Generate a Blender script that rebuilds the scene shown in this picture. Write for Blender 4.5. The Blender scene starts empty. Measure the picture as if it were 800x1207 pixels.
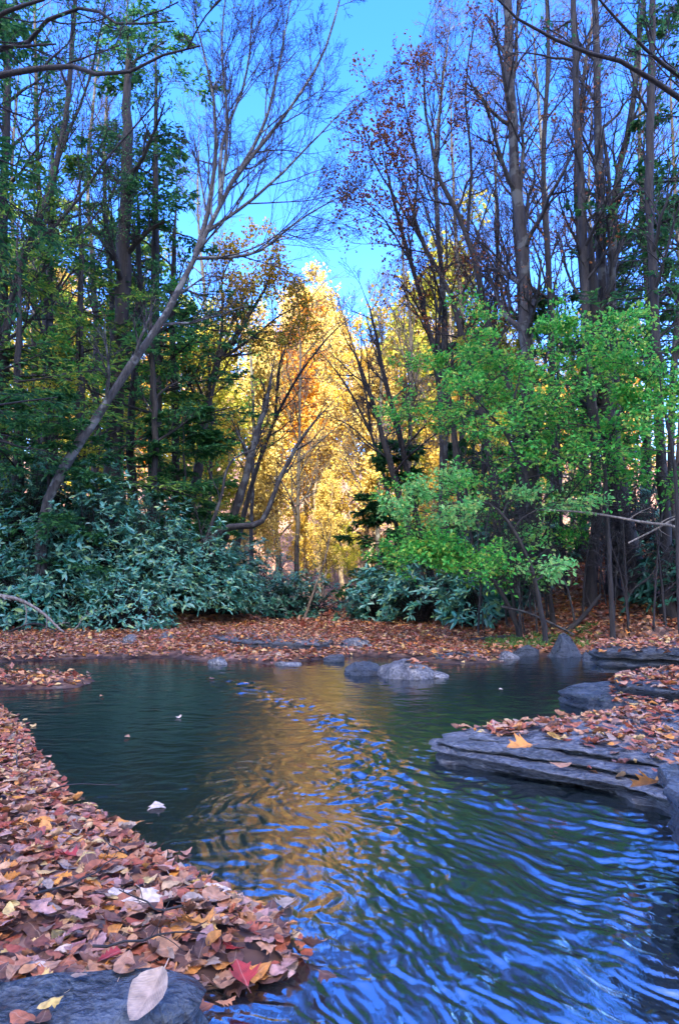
import bpy, math, random
import numpy as np
from mathutils import Vector, Matrix, Euler

rng = np.random.default_rng(7)
random.seed(7)
scene = bpy.context.scene
COL = scene.collection
R = math.radians
PI = math.pi

# ------------------------------------------------------------------ camera numbers
CAM_H, F, PX0, PY0 = 0.95, 805.0, 400.0, 603.5
PITCH = math.atan((690 - PY0) / F)
CP, SP = math.cos(PITCH), math.sin(PITCH)

def ray(px, py):
    xc, yc = (px - PX0) / F, -(py - PY0) / F
    return np.array([xc, CP - yc * SP, SP + yc * CP])

def T(px, py, Y):
    d = ray(px, py)
    return np.array([0, 0, CAM_H]) + d * (Y / d[1])

def G(px, py, z=0.0):
    d = ray(px, py)
    return (np.array([0, 0, CAM_H]) + d * ((z - CAM_H) / d[2]))[:2]

# ------------------------------------------------------------------ noise
def _h(ix, iy, s=0.0):
    v = np.sin(ix * 127.1 + iy * 311.7 + s * 74.7) * 43758.5453
    return v - np.floor(v)

def vnoise(x, y, s=0.0):
    ix, iy = np.floor(x), np.floor(y)
    fx, fy = x - ix, y - iy
    fx = fx * fx * fx * (fx * (fx * 6 - 15) + 10)
    fy = fy * fy * fy * (fy * (fy * 6 - 15) + 10)
    a, b = _h(ix, iy, s), _h(ix + 1, iy, s)
    c, d = _h(ix, iy + 1, s), _h(ix + 1, iy + 1, s)
    return (a + (b - a) * fx + (c - a) * fy + (a - b - c + d) * fx * fy) * 2 - 1

def fbm(x, y, oct=4, s=0.0):
    o, a = 0, 1.0
    for i in range(oct):
        o = o + a * vnoise(x, y, s + i * 3.1)
        x, y, a = x * 2.03 + 5.2, y * 2.03 + 1.3, a * 0.5
    return o

def sstep(a, b, x):
    t = np.clip((x - a) / (b - a), 0, 1)
    return t * t * (3 - 2 * t)

def poly_sd(poly, x, y):
    """distance inside the polygon positive, outside negative"""
    p = np.asarray(poly)
    d = np.full(np.shape(x), 1e9)
    ins = np.zeros(np.shape(x), bool)
    n = len(p)
    for i in range(n):
        a, b = p[i], p[(i + 1) % n]
        e = b - a
        wx, wy = x - a[0], y - a[1]
        t = np.clip((wx * e[0] + wy * e[1]) / (e @ e + 1e-12), 0, 1)
        d = np.minimum(d, (wx - t * e[0]) ** 2 + (wy - t * e[1]) ** 2)
        c = (a[1] > y) != (b[1] > y)
        with np.errstate(divide='ignore', invalid='ignore'):
            xi = (b[0] - a[0]) * (y - a[1]) / (b[1] - a[1] + 1e-12) + a[0]
        ins ^= c & (x < xi)
    d = np.sqrt(d)
    return np.where(ins, d, -d)

# ------------------------------------------------------------------ mesh builder
class MB:
    def __init__(s):
        s.v, s.f, s.n = [], [], 0
    def add(s, v, f):
        v = np.asarray(v, float).reshape(-1, 3)
        s.v.append(v)
        for q in (f if isinstance(f, list) else [f]):
            s.f.append(np.asarray(q, np.int64) + s.n)
        s.n += len(v)
    def empty(s):
        return s.n == 0
    def mesh(s, name, mat, smooth=False):
        me = bpy.data.meshes.new(name)
        v = np.concatenate(s.v)
        me.vertices.add(len(v)); me.vertices.foreach_set('co', v.astype(np.float32).ravel())
        tot = [np.full(len(f), f.shape[1]) for f in s.f]
        tot = np.concatenate(tot)
        idx = np.concatenate([f.ravel() for f in s.f])
        st = np.concatenate([[0], np.cumsum(tot)[:-1]])
        me.loops.add(len(idx)); me.loops.foreach_set('vertex_index', idx.astype(np.int32))
        me.polygons.add(len(tot)); me.polygons.foreach_set('loop_start', st.astype(np.int32))
        try: me.polygons.foreach_set('loop_total', tot.astype(np.int32))
        except Exception: pass
        me.polygons.foreach_set('use_smooth', np.full(len(tot), smooth))
        me.materials.append(mat)
        me.update(calc_edges=True); me.validate()
        return me
    def build(s, name, mat, parent=None, smooth=False):
        o = bpy.data.objects.new(name, s.mesh(name, mat, smooth))
        COL.objects.link(o)
        if parent is not None:
            o.parent = parent
        return o

def tag(o, label=None, cat=None, group=None, kind=None):
    if label: o['label'] = label
    if cat: o['category'] = cat
    if group: o['group'] = group
    if kind: o['kind'] = kind
    return o

def empty(name, loc, label, cat, group=None):
    o = bpy.data.objects.new(name, None); COL.objects.link(o)
    o.location = loc; o.empty_display_size = 0.2
    return tag(o, label, cat, group)

def dup(root, loc, rotz, sc, label=None, group=None, cat=None):
    r = root.copy(); COL.objects.link(r)
    r.location = loc; r.rotation_euler = (0, 0, rotz); r.scale = (sc, sc, sc)
    if label: r['label'] = label
    if group: r['group'] = group
    if cat: r['category'] = cat
    for ch in list(root.children):
        c = ch.copy(); COL.objects.link(c); c.parent = r
    return r

# ------------------------------------------------------------------ materials
def newmat(name):
    m = bpy.data.materials.new(name); m.use_nodes = True
    nt = m.node_tree; nt.nodes.clear()
    out = nt.nodes.new('ShaderNodeOutputMaterial')
    return m, nt, nt.nodes, nt.links, out

def ramp(nodes, cols, interp='LINEAR'):
    r = nodes.new('ShaderNodeValToRGB'); cr = r.color_ramp; cr.interpolation = interp
    while len(cr.elements) < len(cols): cr.elements.new(0.5)
    for e, (p, c) in zip(cr.elements, cols):
        e.position = p; e.color = (*c, 1)
    return r

def leaf_mat(name, cols, rough=0.55, trans=0.35, spec=0.3, blotch=0.0, bscale=45, veins=False):
    """colour picked per leaf; some light passes through"""
    m, nt, N, L, out = newmat(name)
    g = N.new('ShaderNodeNewGeometry')
    n = len(cols)
    rp = ramp(N, [(i / max(1, n - 1), c) for i, c in enumerate(cols)])
    L.new(g.outputs['Random Per Island'], rp.inputs[0])
    col = rp.outputs[0]
    if blotch:
        tc = N.new('ShaderNodeTexCoord'); nz = N.new('ShaderNodeTexNoise'); nz.inputs['Scale'].default_value = bscale
        nz.inputs['Detail'].default_value = 4
        L.new(tc.outputs['Object'], nz.inputs['Vector'])
        mr = N.new('ShaderNodeMapRange'); mr.inputs['To Min'].default_value = 1 - blotch; mr.inputs['To Max'].default_value = 1 + blotch
        mr.inputs['From Min'].default_value = .3; mr.inputs['From Max'].default_value = .7
        L.new(nz.outputs['Fac'], mr.inputs[0])
        vm = N.new('ShaderNodeVectorMath'); vm.operation = 'SCALE'
        L.new(col, vm.inputs[0]); L.new(mr.outputs[0], vm.inputs['Scale'])
        col = vm.outputs[0]
    p = N.new('ShaderNodeBsdfPrincipled'); p.inputs['Roughness'].default_value = rough
    p.inputs['Specular IOR Level'].default_value = spec
    if veins:
        tc = N.new('ShaderNodeTexCoord'); sx = N.new('ShaderNodeSeparateXYZ'); L.new(tc.outputs['Object'], sx.inputs[0])
        def mth(op, a, b=None):
            q = N.new('ShaderNodeMath'); q.operation = op
            for i, t in enumerate((a, b)):
                if t is None: continue
                if isinstance(t, (int, float)): q.inputs[i].default_value = t
                else: L.new(t, q.inputs[i])
            return q.outputs[0]
        ax = mth('ABSOLUTE', sx.outputs[0])
        ph = mth('MULTIPLY', mth('SUBTRACT', sx.outputs[1], mth('MULTIPLY', ax, .9)), 62)
        vn = mth('POWER', mth('ABSOLUTE', mth('COSINE', ph)), 14)
        rib = mth('LESS_THAN', ax, .012)
        vv = mth('MAXIMUM', mth('MULTIPLY', vn, .5), rib)
        mxv = N.new('ShaderNodeMix'); mxv.data_type = 'RGBA'
        L.new(mth('MULTIPLY', vv, .35), mxv.inputs[0]); L.new(col, mxv.inputs[6]); mxv.inputs[7].default_value = (.5, .38, .26, 1)
        col = mxv.outputs[2]
        bp = N.new('ShaderNodeBump'); bp.inputs['Strength'].default_value = .5; bp.inputs['Distance'].default_value = .006
        L.new(vv, bp.inputs['Height']); L.new(bp.outputs[0], p.inputs['Normal'])
    L.new(col, p.inputs['Base Color'])
    t = N.new('ShaderNodeBsdfTranslucent'); L.new(col, t.inputs['Color'])
    mx = N.new('ShaderNodeMixShader'); mx.inputs[0].default_value = trans
    L.new(p.outputs[0], mx.inputs[1]); L.new(t.outputs[0], mx.inputs[2]); L.new(mx.outputs[0], out.inputs[0])
    return m

def bark_mat(name, c1, c2, spots=None, scale=9, bump=0.5):
    m, nt, N, L, out = newmat(name)
    tc = N.new('ShaderNodeTexCoord'); mp = N.new('ShaderNodeMapping'); mp.inputs['Scale'].default_value = (1, 1, 0.22)
    L.new(tc.outputs['Object'], mp.inputs[0])
    nz = N.new('ShaderNodeTexNoise'); nz.inputs['Scale'].default_value = scale * 2; nz.inputs['Detail'].default_value = 6
    nz.inputs['Roughness'].default_value = .65
    L.new(mp.outputs[0], nz.inputs['Vector'])
    rp = ramp(N, [(.35, c1), (.65, c2)]); L.new(nz.outputs['Fac'], rp.inputs[0])
    col = rp.outputs[0]
    if spots:
        n2 = N.new('ShaderNodeTexNoise'); n2.inputs['Scale'].default_value = 4.5; n2.inputs['Detail'].default_value = 5
        L.new(tc.outputs['Object'], n2.inputs['Vector'])
        r2 = ramp(N, [(.53, (0, 0, 0)), (.6, (1, 1, 1))]); L.new(n2.outputs['Fac'], r2.inputs[0])
        mx = N.new('ShaderNodeMix'); mx.data_type = 'RGBA'
        L.new(r2.outputs[0], mx.inputs[0]); L.new(col, mx.inputs[6]); mx.inputs[7].default_value = (*spots, 1)
        col = mx.outputs[2]
    p = N.new('ShaderNodeBsdfPrincipled'); p.inputs['Roughness'].default_value = .85
    L.new(col, p.inputs['Base Color'])
    b = N.new('ShaderNodeBump'); b.inputs['Strength'].default_value = bump; b.inputs['Distance'].default_value = .03
    L.new(nz.outputs['Fac'], b.inputs['Height']); L.new(b.outputs[0], p.inputs['Normal'])
    L.new(p.outputs[0], out.inputs[0])
    return m

def rock_mat(name, c1, c2, rough=.45, moss=None, strat=True, c3=None):
    m, nt, N, L, out = newmat(name)
    tc = N.new('ShaderNodeTexCoord')
    mp = N.new('ShaderNodeMapping'); mp.inputs['Scale'].default_value = (1, 1, 5 if strat else 1)
    L.new(tc.outputs['Object'], mp.inputs[0])
    nz = N.new('ShaderNodeTexNoise'); nz.inputs['Scale'].default_value = 5; nz.inputs['Detail'].default_value = 9
    nz.inputs['Roughness'].default_value = .62
    L.new(mp.outputs[0], nz.inputs['Vector'])
    n2 = N.new('ShaderNodeTexNoise'); n2.inputs['Scale'].default_value = 40; n2.inputs['Detail'].default_value = 6
    L.new(mp.outputs[0], n2.inputs['Vector'])
    rp = ramp(N, [(.3, c1), (.55, c2), (.75, c3 or tuple(min(1, k * 1.5) for k in c2))]); L.new(nz.outputs['Fac'], rp.inputs[0])
    col = rp.outputs[0]
    if moss:
        n3 = N.new('ShaderNodeTexNoise'); n3.inputs['Scale'].default_value = 3.3; n3.inputs['Detail'].default_value = 6
        L.new(tc.outputs['Object'], n3.inputs['Vector'])
        r3 = ramp(N, [(.5, (0, 0, 0)), (.62, (1, 1, 1))]); L.new(n3.outputs['Fac'], r3.inputs[0])
        mx = N.new('ShaderNodeMix'); mx.data_type = 'RGBA'
        L.new(r3.outputs[0], mx.inputs[0]); L.new(col, mx.inputs[6]); mx.inputs[7].default_value = (*moss, 1)
        col = mx.outputs[2]
    vo = N.new('ShaderNodeTexVoronoi'); vo.feature = 'DISTANCE_TO_EDGE'; vo.inputs['Scale'].default_value = 4.5
    mpv = N.new('ShaderNodeMapping'); mpv.inputs['Scale'].default_value = (1, 2.2, 6 if strat else 1); mpv.inputs['Rotation'].default_value = (0, 0, .45)
    vd = N.new('ShaderNodeVectorMath'); vd.operation = 'MULTIPLY_ADD'; vd.inputs[1].default_value = (.25, .25, .1)
    L.new(nz.outputs['Color'], vd.inputs[0]); L.new(tc.outputs['Object'], vd.inputs[2]); L.new(vd.outputs[0], mpv.inputs[0]); L.new(mpv.outputs[0], vo.inputs['Vector'])
    rc = ramp(N, [(0, (.25, .25, .25)), (.035, (1, 1, 1))]); L.new(vo.outputs['Distance'], rc.inputs[0])
    rg = ramp(N, [(.3, (.45, .45, .45)), (.5, (1, 1, 1)), (.72, (1.6, 1.55, 1.5))]); L.new(n2.outputs['Fac'], rg.inputs[0])
    m1 = N.new('ShaderNodeVectorMath'); m1.operation = 'MULTIPLY'; L.new(col, m1.inputs[0]); L.new(rc.outputs[0], m1.inputs[1])
    m2 = N.new('ShaderNodeVectorMath'); m2.operation = 'MULTIPLY'; L.new(m1.outputs[0], m2.inputs[0]); L.new(rg.outputs[0], m2.inputs[1])
    col = m2.outputs[0]
    p = N.new('ShaderNodeBsdfPrincipled')
    L.new(col, p.inputs['Base Color'])
    mr = N.new('ShaderNodeMapRange'); mr.inputs['To Min'].default_value = rough - .15; mr.inputs['To Max'].default_value = rough + .25
    mr.inputs['From Min'].default_value = .35; mr.inputs['From Max'].default_value = .65
    L.new(nz.outputs['Fac'], mr.inputs[0]); L.new(mr.outputs[0], p.inputs['Roughness'])
    ad = N.new('ShaderNodeMath'); ad.operation = 'MULTIPLY_ADD'; ad.inputs[1].default_value = .5
    L.new(n2.outputs['Fac'], ad.inputs[0]); L.new(nz.outputs['Fac'], ad.inputs[2])
    b = N.new('ShaderNodeBump'); b.inputs['Strength'].default_value = .9; b.inputs['Distance'].default_value = .06
    L.new(ad.outputs[0], b.inputs['Height']); L.new(b.outputs[0], p.inputs['Normal'])
    L.new(p.outputs[0], out.inputs[0])
    return m

M = {}
M['bark_dark'] = bark_mat('dark bark', (.011, .01, .01), (.036, .031, .029))
M['bark_grey'] = bark_mat('grey bark', (.014, .013, .014), (.045, .041, .04), spots=(.08, .085, .08))
M['bark_pale'] = bark_mat('pale lichen bark', (.025, .024, .024), (.085, .08, .075), spots=(.15, .155, .145), scale=12)
M['bark_tan'] = bark_mat('tan bark', (.12, .09, .06), (.34, .27, .19))
M['twig_dark'] = bark_mat('dark twigs', (.016, .014, .016), (.04, .034, .034), bump=0)
M['twig_grey'] = bark_mat('grey twigs', (.02, .02, .024), (.05, .046, .048), bump=0)
M['driftwood'] = bark_mat('bleached wood', (.1, .085, .07), (.3, .27, .23), scale=14)
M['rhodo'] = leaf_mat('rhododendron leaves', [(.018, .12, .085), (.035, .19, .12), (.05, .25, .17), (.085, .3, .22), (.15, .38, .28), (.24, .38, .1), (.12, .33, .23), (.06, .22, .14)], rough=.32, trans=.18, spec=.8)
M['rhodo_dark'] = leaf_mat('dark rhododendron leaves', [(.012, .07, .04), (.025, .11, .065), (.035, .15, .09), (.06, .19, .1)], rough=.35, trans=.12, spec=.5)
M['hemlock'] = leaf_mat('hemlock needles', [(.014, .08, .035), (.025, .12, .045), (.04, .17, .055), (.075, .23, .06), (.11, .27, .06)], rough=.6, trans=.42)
M['hemlock_lit_tint'] = leaf_mat('hemlock needles sunlit tint', [(.03, .13, .035), (.06, .2, .045), (.12, .28, .05), (.24, .36, .05), (.34, .42, .06)], rough=.6, trans=.45)  # lighter copy of the hemlock needles: sunlit look put into the leaf colour
M['green'] = leaf_mat('fresh green leaves', [(.03, .24, .04), (.045, .34, .05), (.08, .44, .06), (.14, .5, .08), (.24, .52, .08), (.42, .5, .07)], rough=.45, trans=.45)
M['green_pale'] = leaf_mat('pale green leaves', [(.1, .42, .12), (.17, .54, .15), (.28, .6, .18), (.48, .58, .16)], rough=.45, trans=.45)
M['gold'] = leaf_mat('gold leaves', [(.54, .34, .04), (.64, .43, .06), (.68, .51, .12), (.6, .45, .08)], trans=.45)
M['orange'] = leaf_mat('orange leaves', [(.42, .15, .015), (.55, .24, .02), (.6, .32, .03), (.5, .2, .02)], trans=.45)
M['paleyellow'] = leaf_mat('pale yellow leaves', [(.64, .5, .15), (.7, .57, .2), (.62, .48, .13), (.66, .48, .13)], trans=.45)
M['yellowgreen'] = leaf_mat('yellow green leaves', [(.25, .3, .03), (.38, .38, .04), (.5, .42, .05), (.18, .26, .03)], trans=.45)
M['russet'] = leaf_mat('russet leaves', [(.16, .05, .025), (.24, .08, .03), (.3, .12, .03), (.12, .04, .03)], trans=.35)
M['amber'] = leaf_mat('amber leaves', [(.42, .22, .02), (.5, .32, .03), (.38, .26, .03), (.24, .26, .03)], trans=.4)
LITTER = {
    'russet': [(.33, .085, .04), (.4, .13, .05), (.28, .065, .035)],
    'tan': [(.46, .23, .11), (.38, .18, .09), (.52, .29, .14)],
    'mauve': [(.36, .18, .14), (.42, .23, .18), (.28, .12, .1)],
    'orange': [(.55, .18, .03), (.6, .24, .04), (.48, .14, .025)],
    'yellow': [(.56, .36, .07), (.58, .4, .13)],
    'pale tan': [(.34, .25, .18), (.38, .28, .2)],
    'pale': [(.6, .45, .32), (.66, .52, .4)],
    'dark brown': [(.09, .035, .02), (.14, .06, .035)],
    'red': [(.4, .035, .025), (.32, .02, .02)],
}
for k, v in LITTER.items():
    M['litter ' + k] = leaf_mat('fallen leaf ' + k, v, rough=.5, trans=.1, spec=.4, blotch=.45, bscale=4.5, veins=True)
M['litter'] = leaf_mat('fallen leaves mixed', [LITTER[k][i % len(LITTER[k])] for i, k in enumerate(['russet', 'tan', 'mauve', 'tan', 'orange', 'dark brown', 'pale tan', 'dark brown', 'russet', 'tan', 'mauve', 'yellow', 'tan', 'russet', 'russet', 'dark brown'])], rough=.55, trans=.1, spec=.3, blotch=.4, bscale=60)
M['rock_blue'] = rock_mat('wet slate', (.022, .028, .034), (.07, .085, .1), rough=.34)
M['rock_wet'] = rock_mat('wet streamside slab', (.02, .028, .036), (.06, .075, .09), rough=.16, strat=False)
M['rock_grey'] = rock_mat('grey sandstone', (.04, .042, .045), (.15, .15, .15), rough=.5, strat=False, c3=(.3, .3, .28))
M['rock_ledge'] = rock_mat('layered ledge stone', (.04, .045, .05), (.12, .13, .14), rough=.45, c3=(.24, .24, .24))
M['weed'] = leaf_mat('bank weeds', [(.06, .16, .03), (.1, .22, .04), (.18, .24, .05)], trans=.4)
# ------------------------------------------------------------------ terrain
def gp(*pts, z=0.0):
    return [G(px, py, z) for px, py in pts]

NEAR_BANK = gp((0, 832), (25, 860), (50, 900), (80, 938), (120, 965), (175, 1003), (215, 1028), (260, 1050), (310, 1080), (345, 1102),
               (362, 1128), (352, 1150), (310, 1158), (200, 1180), (130, 1207)) + [np.array(p) for p in ((-.55, 1.2), (-.7, .3), (-8, .3), (-8, 5.0), (-4, 5.3))]
SPIT = gp((-400, 797), (0, 797), (60, 795), (112, 802), (92, 811), (0, 813), (-400, 822))
FAR_BAR = gp((-500, 784), (-200, 783), (0, 781), (110, 776), (200, 776), (290, 781), (335, 785), (372, 779), (425, 774), (480, 775), (530, 783), (596, 781), (570, 772),
             (640, 774), (720, 773), (800, 772), (900, 771)) + [np.array(p) for p in ((40, 9.5), (260, 300), (-260, 300), (-60, 9))]
LEFT_BANK = [np.array(p) for p in ((-60, 11.5), (-7, 12.6), (-4, 11.8), (-2.6, 12.2), (-1.2, 13.6), (-1.2, 20), (-2.5, 34), (-60, 60))]
RIGHT_BANK = [np.array(p) for p in ((.9, 14.5), (2.0, 12.8), (3.0, 10.6), (4.6, 10.0), (12, 9.0), (60, 7), (60, 60), (4, 34), (1.6, 20))]
RIGHT_SHORE = gp((842, 800), (900, 790), (1300, 775), (1500, 1100), (930, 1010), (860, 930), (835, 860))

def H(x, y):
    x = np.asarray(x, float); y = np.asarray(y, float)
    wob = .10 * fbm(x * 1.7, y * 1.7, 3, 4.) * sstep(3, 8, y) + .03 * fbm(x * 6, y * 6, 2, 9.)
    z = np.full(x.shape, -.32)
    d = poly_sd(NEAR_BANK, x, y) + wob * .6
    z = np.maximum(z, -.32 + .36 * sstep(-.35, .12, d) + .05 * sstep(.1, 1.2, d))
    d = poly_sd(SPIT, x, y) + wob * .5
    z = np.maximum(z, -.32 + .355 * sstep(-.6, .15, d))
    d = poly_sd(FAR_BAR, x, y) + wob
    z = np.maximum(z, -.32 + .37 * sstep(-.7, .25, d) + .1 * sstep(.2, 3, d))
    d = poly_sd(RIGHT_SHORE, x, y) + wob
    z = np.maximum(z, -.32 + .42 * sstep(-.3, .3, d) + .25 * sstep(.3, 4, d))
    d = poly_sd(LEFT_BANK, x, y) + wob * 2
    z = z + np.where(d > 0, .28 * np.minimum(d, 9) * sstep(0, 1.5, d) + .25 * np.clip(d - 9, 0, 22), 0)
    d = poly_sd(RIGHT_BANK, x, y) + wob * 2
    z = z + np.where(d > 0, .33 * np.minimum(d, 7) * sstep(0, .8, d) + .2 * np.clip(d - 7, 0, 22), 0)
    z = z + .26 * np.clip(y - 32, 0, 90) * sstep(32, 50, y) + np.where(y > 25, .5 * fbm(x * .15, y * .15, 3, 2.), 0)
    z = z + .03 * fbm(x * 2.5, y * 2.5, 3, 6.) * (z > .06)
    return z


def axis(lo, hi, fine_lo, fine_hi, step, grow):
    a = list(np.arange(fine_lo, fine_hi, step)); s = step
    b = fine_hi
    while b < hi: a.append(b); s *= grow; b += s
    a.append(hi); s = step; b = fine_lo
    pre = []
    while b > lo: s *= grow; b -= s; pre.append(max(b, lo))
    return np.array(pre[::-1] + a)

def grid_faces(nr, nc):
    i = np.arange((nr - 1) * (nc - 1)); r, c = i // (nc - 1), i % (nc - 1)
    a = r * nc + c
    return np.stack([a, a + 1, a + nc + 1, a + nc], 1)

def ground_mat():
    m, nt, N, L, out = newmat('leaf strewn soil')
    tc = N.new('ShaderNodeTexCoord')
    vo = N.new('ShaderNodeTexVoronoi'); vo.inputs['Scale'].default_value = 14; vo.inputs['Randomness'].default_value = 1
    nz0 = N.new('ShaderNodeTexNoise'); nz0.inputs['Scale'].default_value = 8
    L.new(tc.outputs['Object'], nz0.inputs['Vector'])
    va = N.new('ShaderNodeVectorMath'); va.operation = 'MULTIPLY_ADD'; va.inputs[1].default_value = (.12, .12, .12)
    L.new(nz0.outputs['Color'], va.inputs[0]); L.new(tc.outputs['Object'], va.inputs[2]); L.new(va.outputs[0], vo.inputs['Vector'])
    sx = N.new('ShaderNodeSeparateColor'); L.new(vo.outputs['Color'], sx.inputs[0])
    rp = ramp(N, [(0, (.06, .035, .025)), (.25, (.16, .075, .05)), (.5, (.24, .13, .09)), (.75, (.3, .17, .12)), (.92, (.36, .16, .05)), (1, (.42, .32, .24))])
    L.new(sx.outputs[0], rp.inputs[0])
    n2 = N.new('ShaderNodeTexNoise'); n2.inputs['Scale'].default_value = 1.1; n2.inputs['Detail'].default_value = 5
    L.new(tc.outputs['Object'], n2.inputs['Vector'])
    mr = N.new('ShaderNodeMapRange'); mr.inputs['From Min'].default_value = .35; mr.inputs['From Max'].default_value = .65
    mr.inputs['To Min'].default_value = .55; mr.inputs['To Max'].default_value = 1.1
    L.new(n2.outputs['Fac'], mr.inputs[0])
    vm = N.new('ShaderNodeVectorMath'); vm.operation = 'SCALE'; L.new(rp.outputs[0], vm.inputs[0]); L.new(mr.outputs[0], vm.inputs['Scale'])
    gz_ = N.new('ShaderNodeNewGeometry'); sz = N.new('ShaderNodeSeparateXYZ'); L.new(gz_.outputs['Position'], sz.inputs[0])
    ad = N.new('ShaderNodeMath'); ad.operation = 'MULTIPLY_ADD'; ad.inputs[1].default_value = .06; L.new(n2.outputs['Fac'], ad.inputs[0]); L.new(sz.outputs[2], ad.inputs[2])
    rz_ = ramp(N, [(.045, (.28, .27, .27)), (.085, (1, 1, 1))]); L.new(ad.outputs[0], rz_.inputs[0])   # soaked soil at the waterline
    vw = N.new('ShaderNodeVectorMath'); vw.operation = 'MULTIPLY'; L.new(vm.outputs[0], vw.inputs[0]); L.new(rz_.outputs[0], vw.inputs[1])
    p = N.new('ShaderNodeBsdfPrincipled'); p.inputs['Roughness'].default_value = .85
    L.new(vw.outputs[0], p.inputs['Base Color'])
    b = N.new('ShaderNodeBump'); b.inputs['Strength'].default_value = .8; b.inputs['Distance'].default_value = .04
    L.new(sx.outputs[1], b.inputs['Height']); L.new(b.outputs[0], p.inputs['Normal'])
    L.new(p.outputs[0], out.inputs[0])
    return m

xs = axis(-120, 120, -8, 8, .06, 1.06); ys = axis(-90, 260, .2, 15.5, .06, 1.05)
X, Y_ = np.meshgrid(xs, ys)
mb = MB(); mb.add(np.stack([X, Y_, H(X, Y_)], -1), grid_faces(len(ys), len(xs)))
tag(mb.build('ground', ground_mat(), smooth=True), 'leaf strewn stream banks, gravel bars and wooded slopes', kind='structure')

# added unseen mound behind the viewer, shaped to keep sun off the near stream
SUN_DIR = Vector((.06, .998, 0)).normalized(); SUN_EL = R(45); LIT_FROM = 24.5
hs_ = np.concatenate([np.linspace(-420, -60, 40)]); ht = np.linspace(-200, 200, 90)
S2, T2 = np.meshgrid(hs_, ht, indexing='ij')
crest = (LIT_FROM + 200) * math.tan(SUN_EL)
Z2 = crest * np.where(S2 < -200, sstep(-420, -200, S2), sstep(-60, -200, S2)) * (1 - sstep(48, 130, np.abs(T2))) + 3 * fbm(T2 * .03, S2 * .03, 4, 3.) - 1.5
X2 = S2 * SUN_DIR.x - T2 * SUN_DIR.y; Y2 = S2 * SUN_DIR.y + T2 * SUN_DIR.x
mb = MB(); mb.add(np.stack([X2, Y2, Z2], -1), grid_faces(len(hs_), len(ht))[:, ::-1])
tag(mb.build('shade_hill', bpy.data.materials['leaf strewn soil'], smooth=True), 'added unseen mound behind the viewer, shaped to keep the sun off the stream', kind='structure')

# ------------------------------------------------------------------ water
RUN = np.array([[-1.5, 7.6], [-1.1, 6.9], [-.5, 5.85], [-.06, 4.75], [.10, 3.6], [.14, 2.45], [.04, 2.06], [-.14, 1.66], [-.3, 1.2]])[::-1]
def streaks(x, y, ang, f, st, seed, oct=2):
    """noise drawn out along the current"""
    c, s_ = math.cos(ang), math.sin(ang)
    al, ac = x * c + y * s_, -x * s_ + y * c
    return fbm(al * f / st, ac * f, oct, seed)

def water_z(x, y):
    cx = np.interp(y, RUN[:, 1], RUN[:, 0])
    off = x - cx                      # right of the run the stream drops away fast
    wx = x + .06 * fbm(x * 2.3, y * 2.3, 3, 11.) + .018 * fbm(x * 8, y * 8, 2, 12.)
    wy = y + .06 * fbm(x * 2.3 + 9, y * 2.3, 3, 13.) + .018 * fbm(x * 8 + 4, y * 8, 2, 14.)
    fast = sstep(-.12, .22, off) * sstep(4.9, 4.0, y)
    line = np.exp(-((off - .03) / np.interp(y, [2, 4, 7], [.16, .2, .3])) ** 2) * sstep(1.5, 2.6, y) * sstep(8.2, 6.6, y)
    mid = sstep(-1.15, -.45, off) * sstep(7.5, 5.5, y)
    kB = sstep(.05, .7, off)
    def S(f, st, seed):
        return (1 - kB) * streaks(wx, wy, R(-58), f, st, seed) + kB * streaks(wx, wy, R(-24), f, st * 1.3, seed + .5)
    far = sstep(3.2, 5.2, y)
    z = fast * (.0050 * S(6, 2.2, 1.) + .0042 * S(15, 2.2, 2.) + .0034 * S(31, 2.2, 3.) + .0019 * S(62, 2.0, 4.) * (1 - far))
    z = z - fast * .0042 * np.abs(S(22, 2.0, 6.))
    near2 = sstep(2.4, 3.6, y)
    z = z + line * near2 * (.0105 * fbm(wx * 9, wy * 9, 2, 21.) + .0072 * fbm(wx * 19, wy * 17, 2, 22.) + .0016 * fbm(wx * 42, wy * 42, 2, 23.) * (1 - far))
    vx = wx + .13 * fbm(x * 1.7 + 3, y * 1.7, 2, 31.); vy = wy + .13 * fbm(x * 1.7, y * 1.7 + 5, 2, 32.)
    s1 = streaks(vx, vy, R(-62), 7., 1.8, 5.); s2 = streaks(vx + .02 * s1, vy, R(-52), 20., 2.4, 6.); s3 = streaks(vx, vy + .012 * s2, R(-66), 44., 2.6, 16.) * (1 - far)
    s1 = .55 * s1 + .6 * fbm(wx * 5, wy * 8, 2, 5.); s2 = .6 * s2 + .5 * fbm(wx * 15 + 2.2 * s1, wy * 22 + s1, 2, 6.)
    m = mid * (1 - .8 * fast)
    z = z + m * (.0026 * s1 + .0024 * s2 + .0019 * s3)
    q1 = fbm(wx * 5, wy * 14, 2, 7.); q2 = fbm(wx * 13, wy * 30, 2, 8.)
    z = z + (1 - mid * .6) * (1 - fast) * (.0018 * q1 + .0012 * q2)
    z = z - .13 * sstep(-.3, 1.25, off) * np.clip(3.3 - y, 0, 3.4) * sstep(3.5, 2.7, y)
    return z

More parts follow.
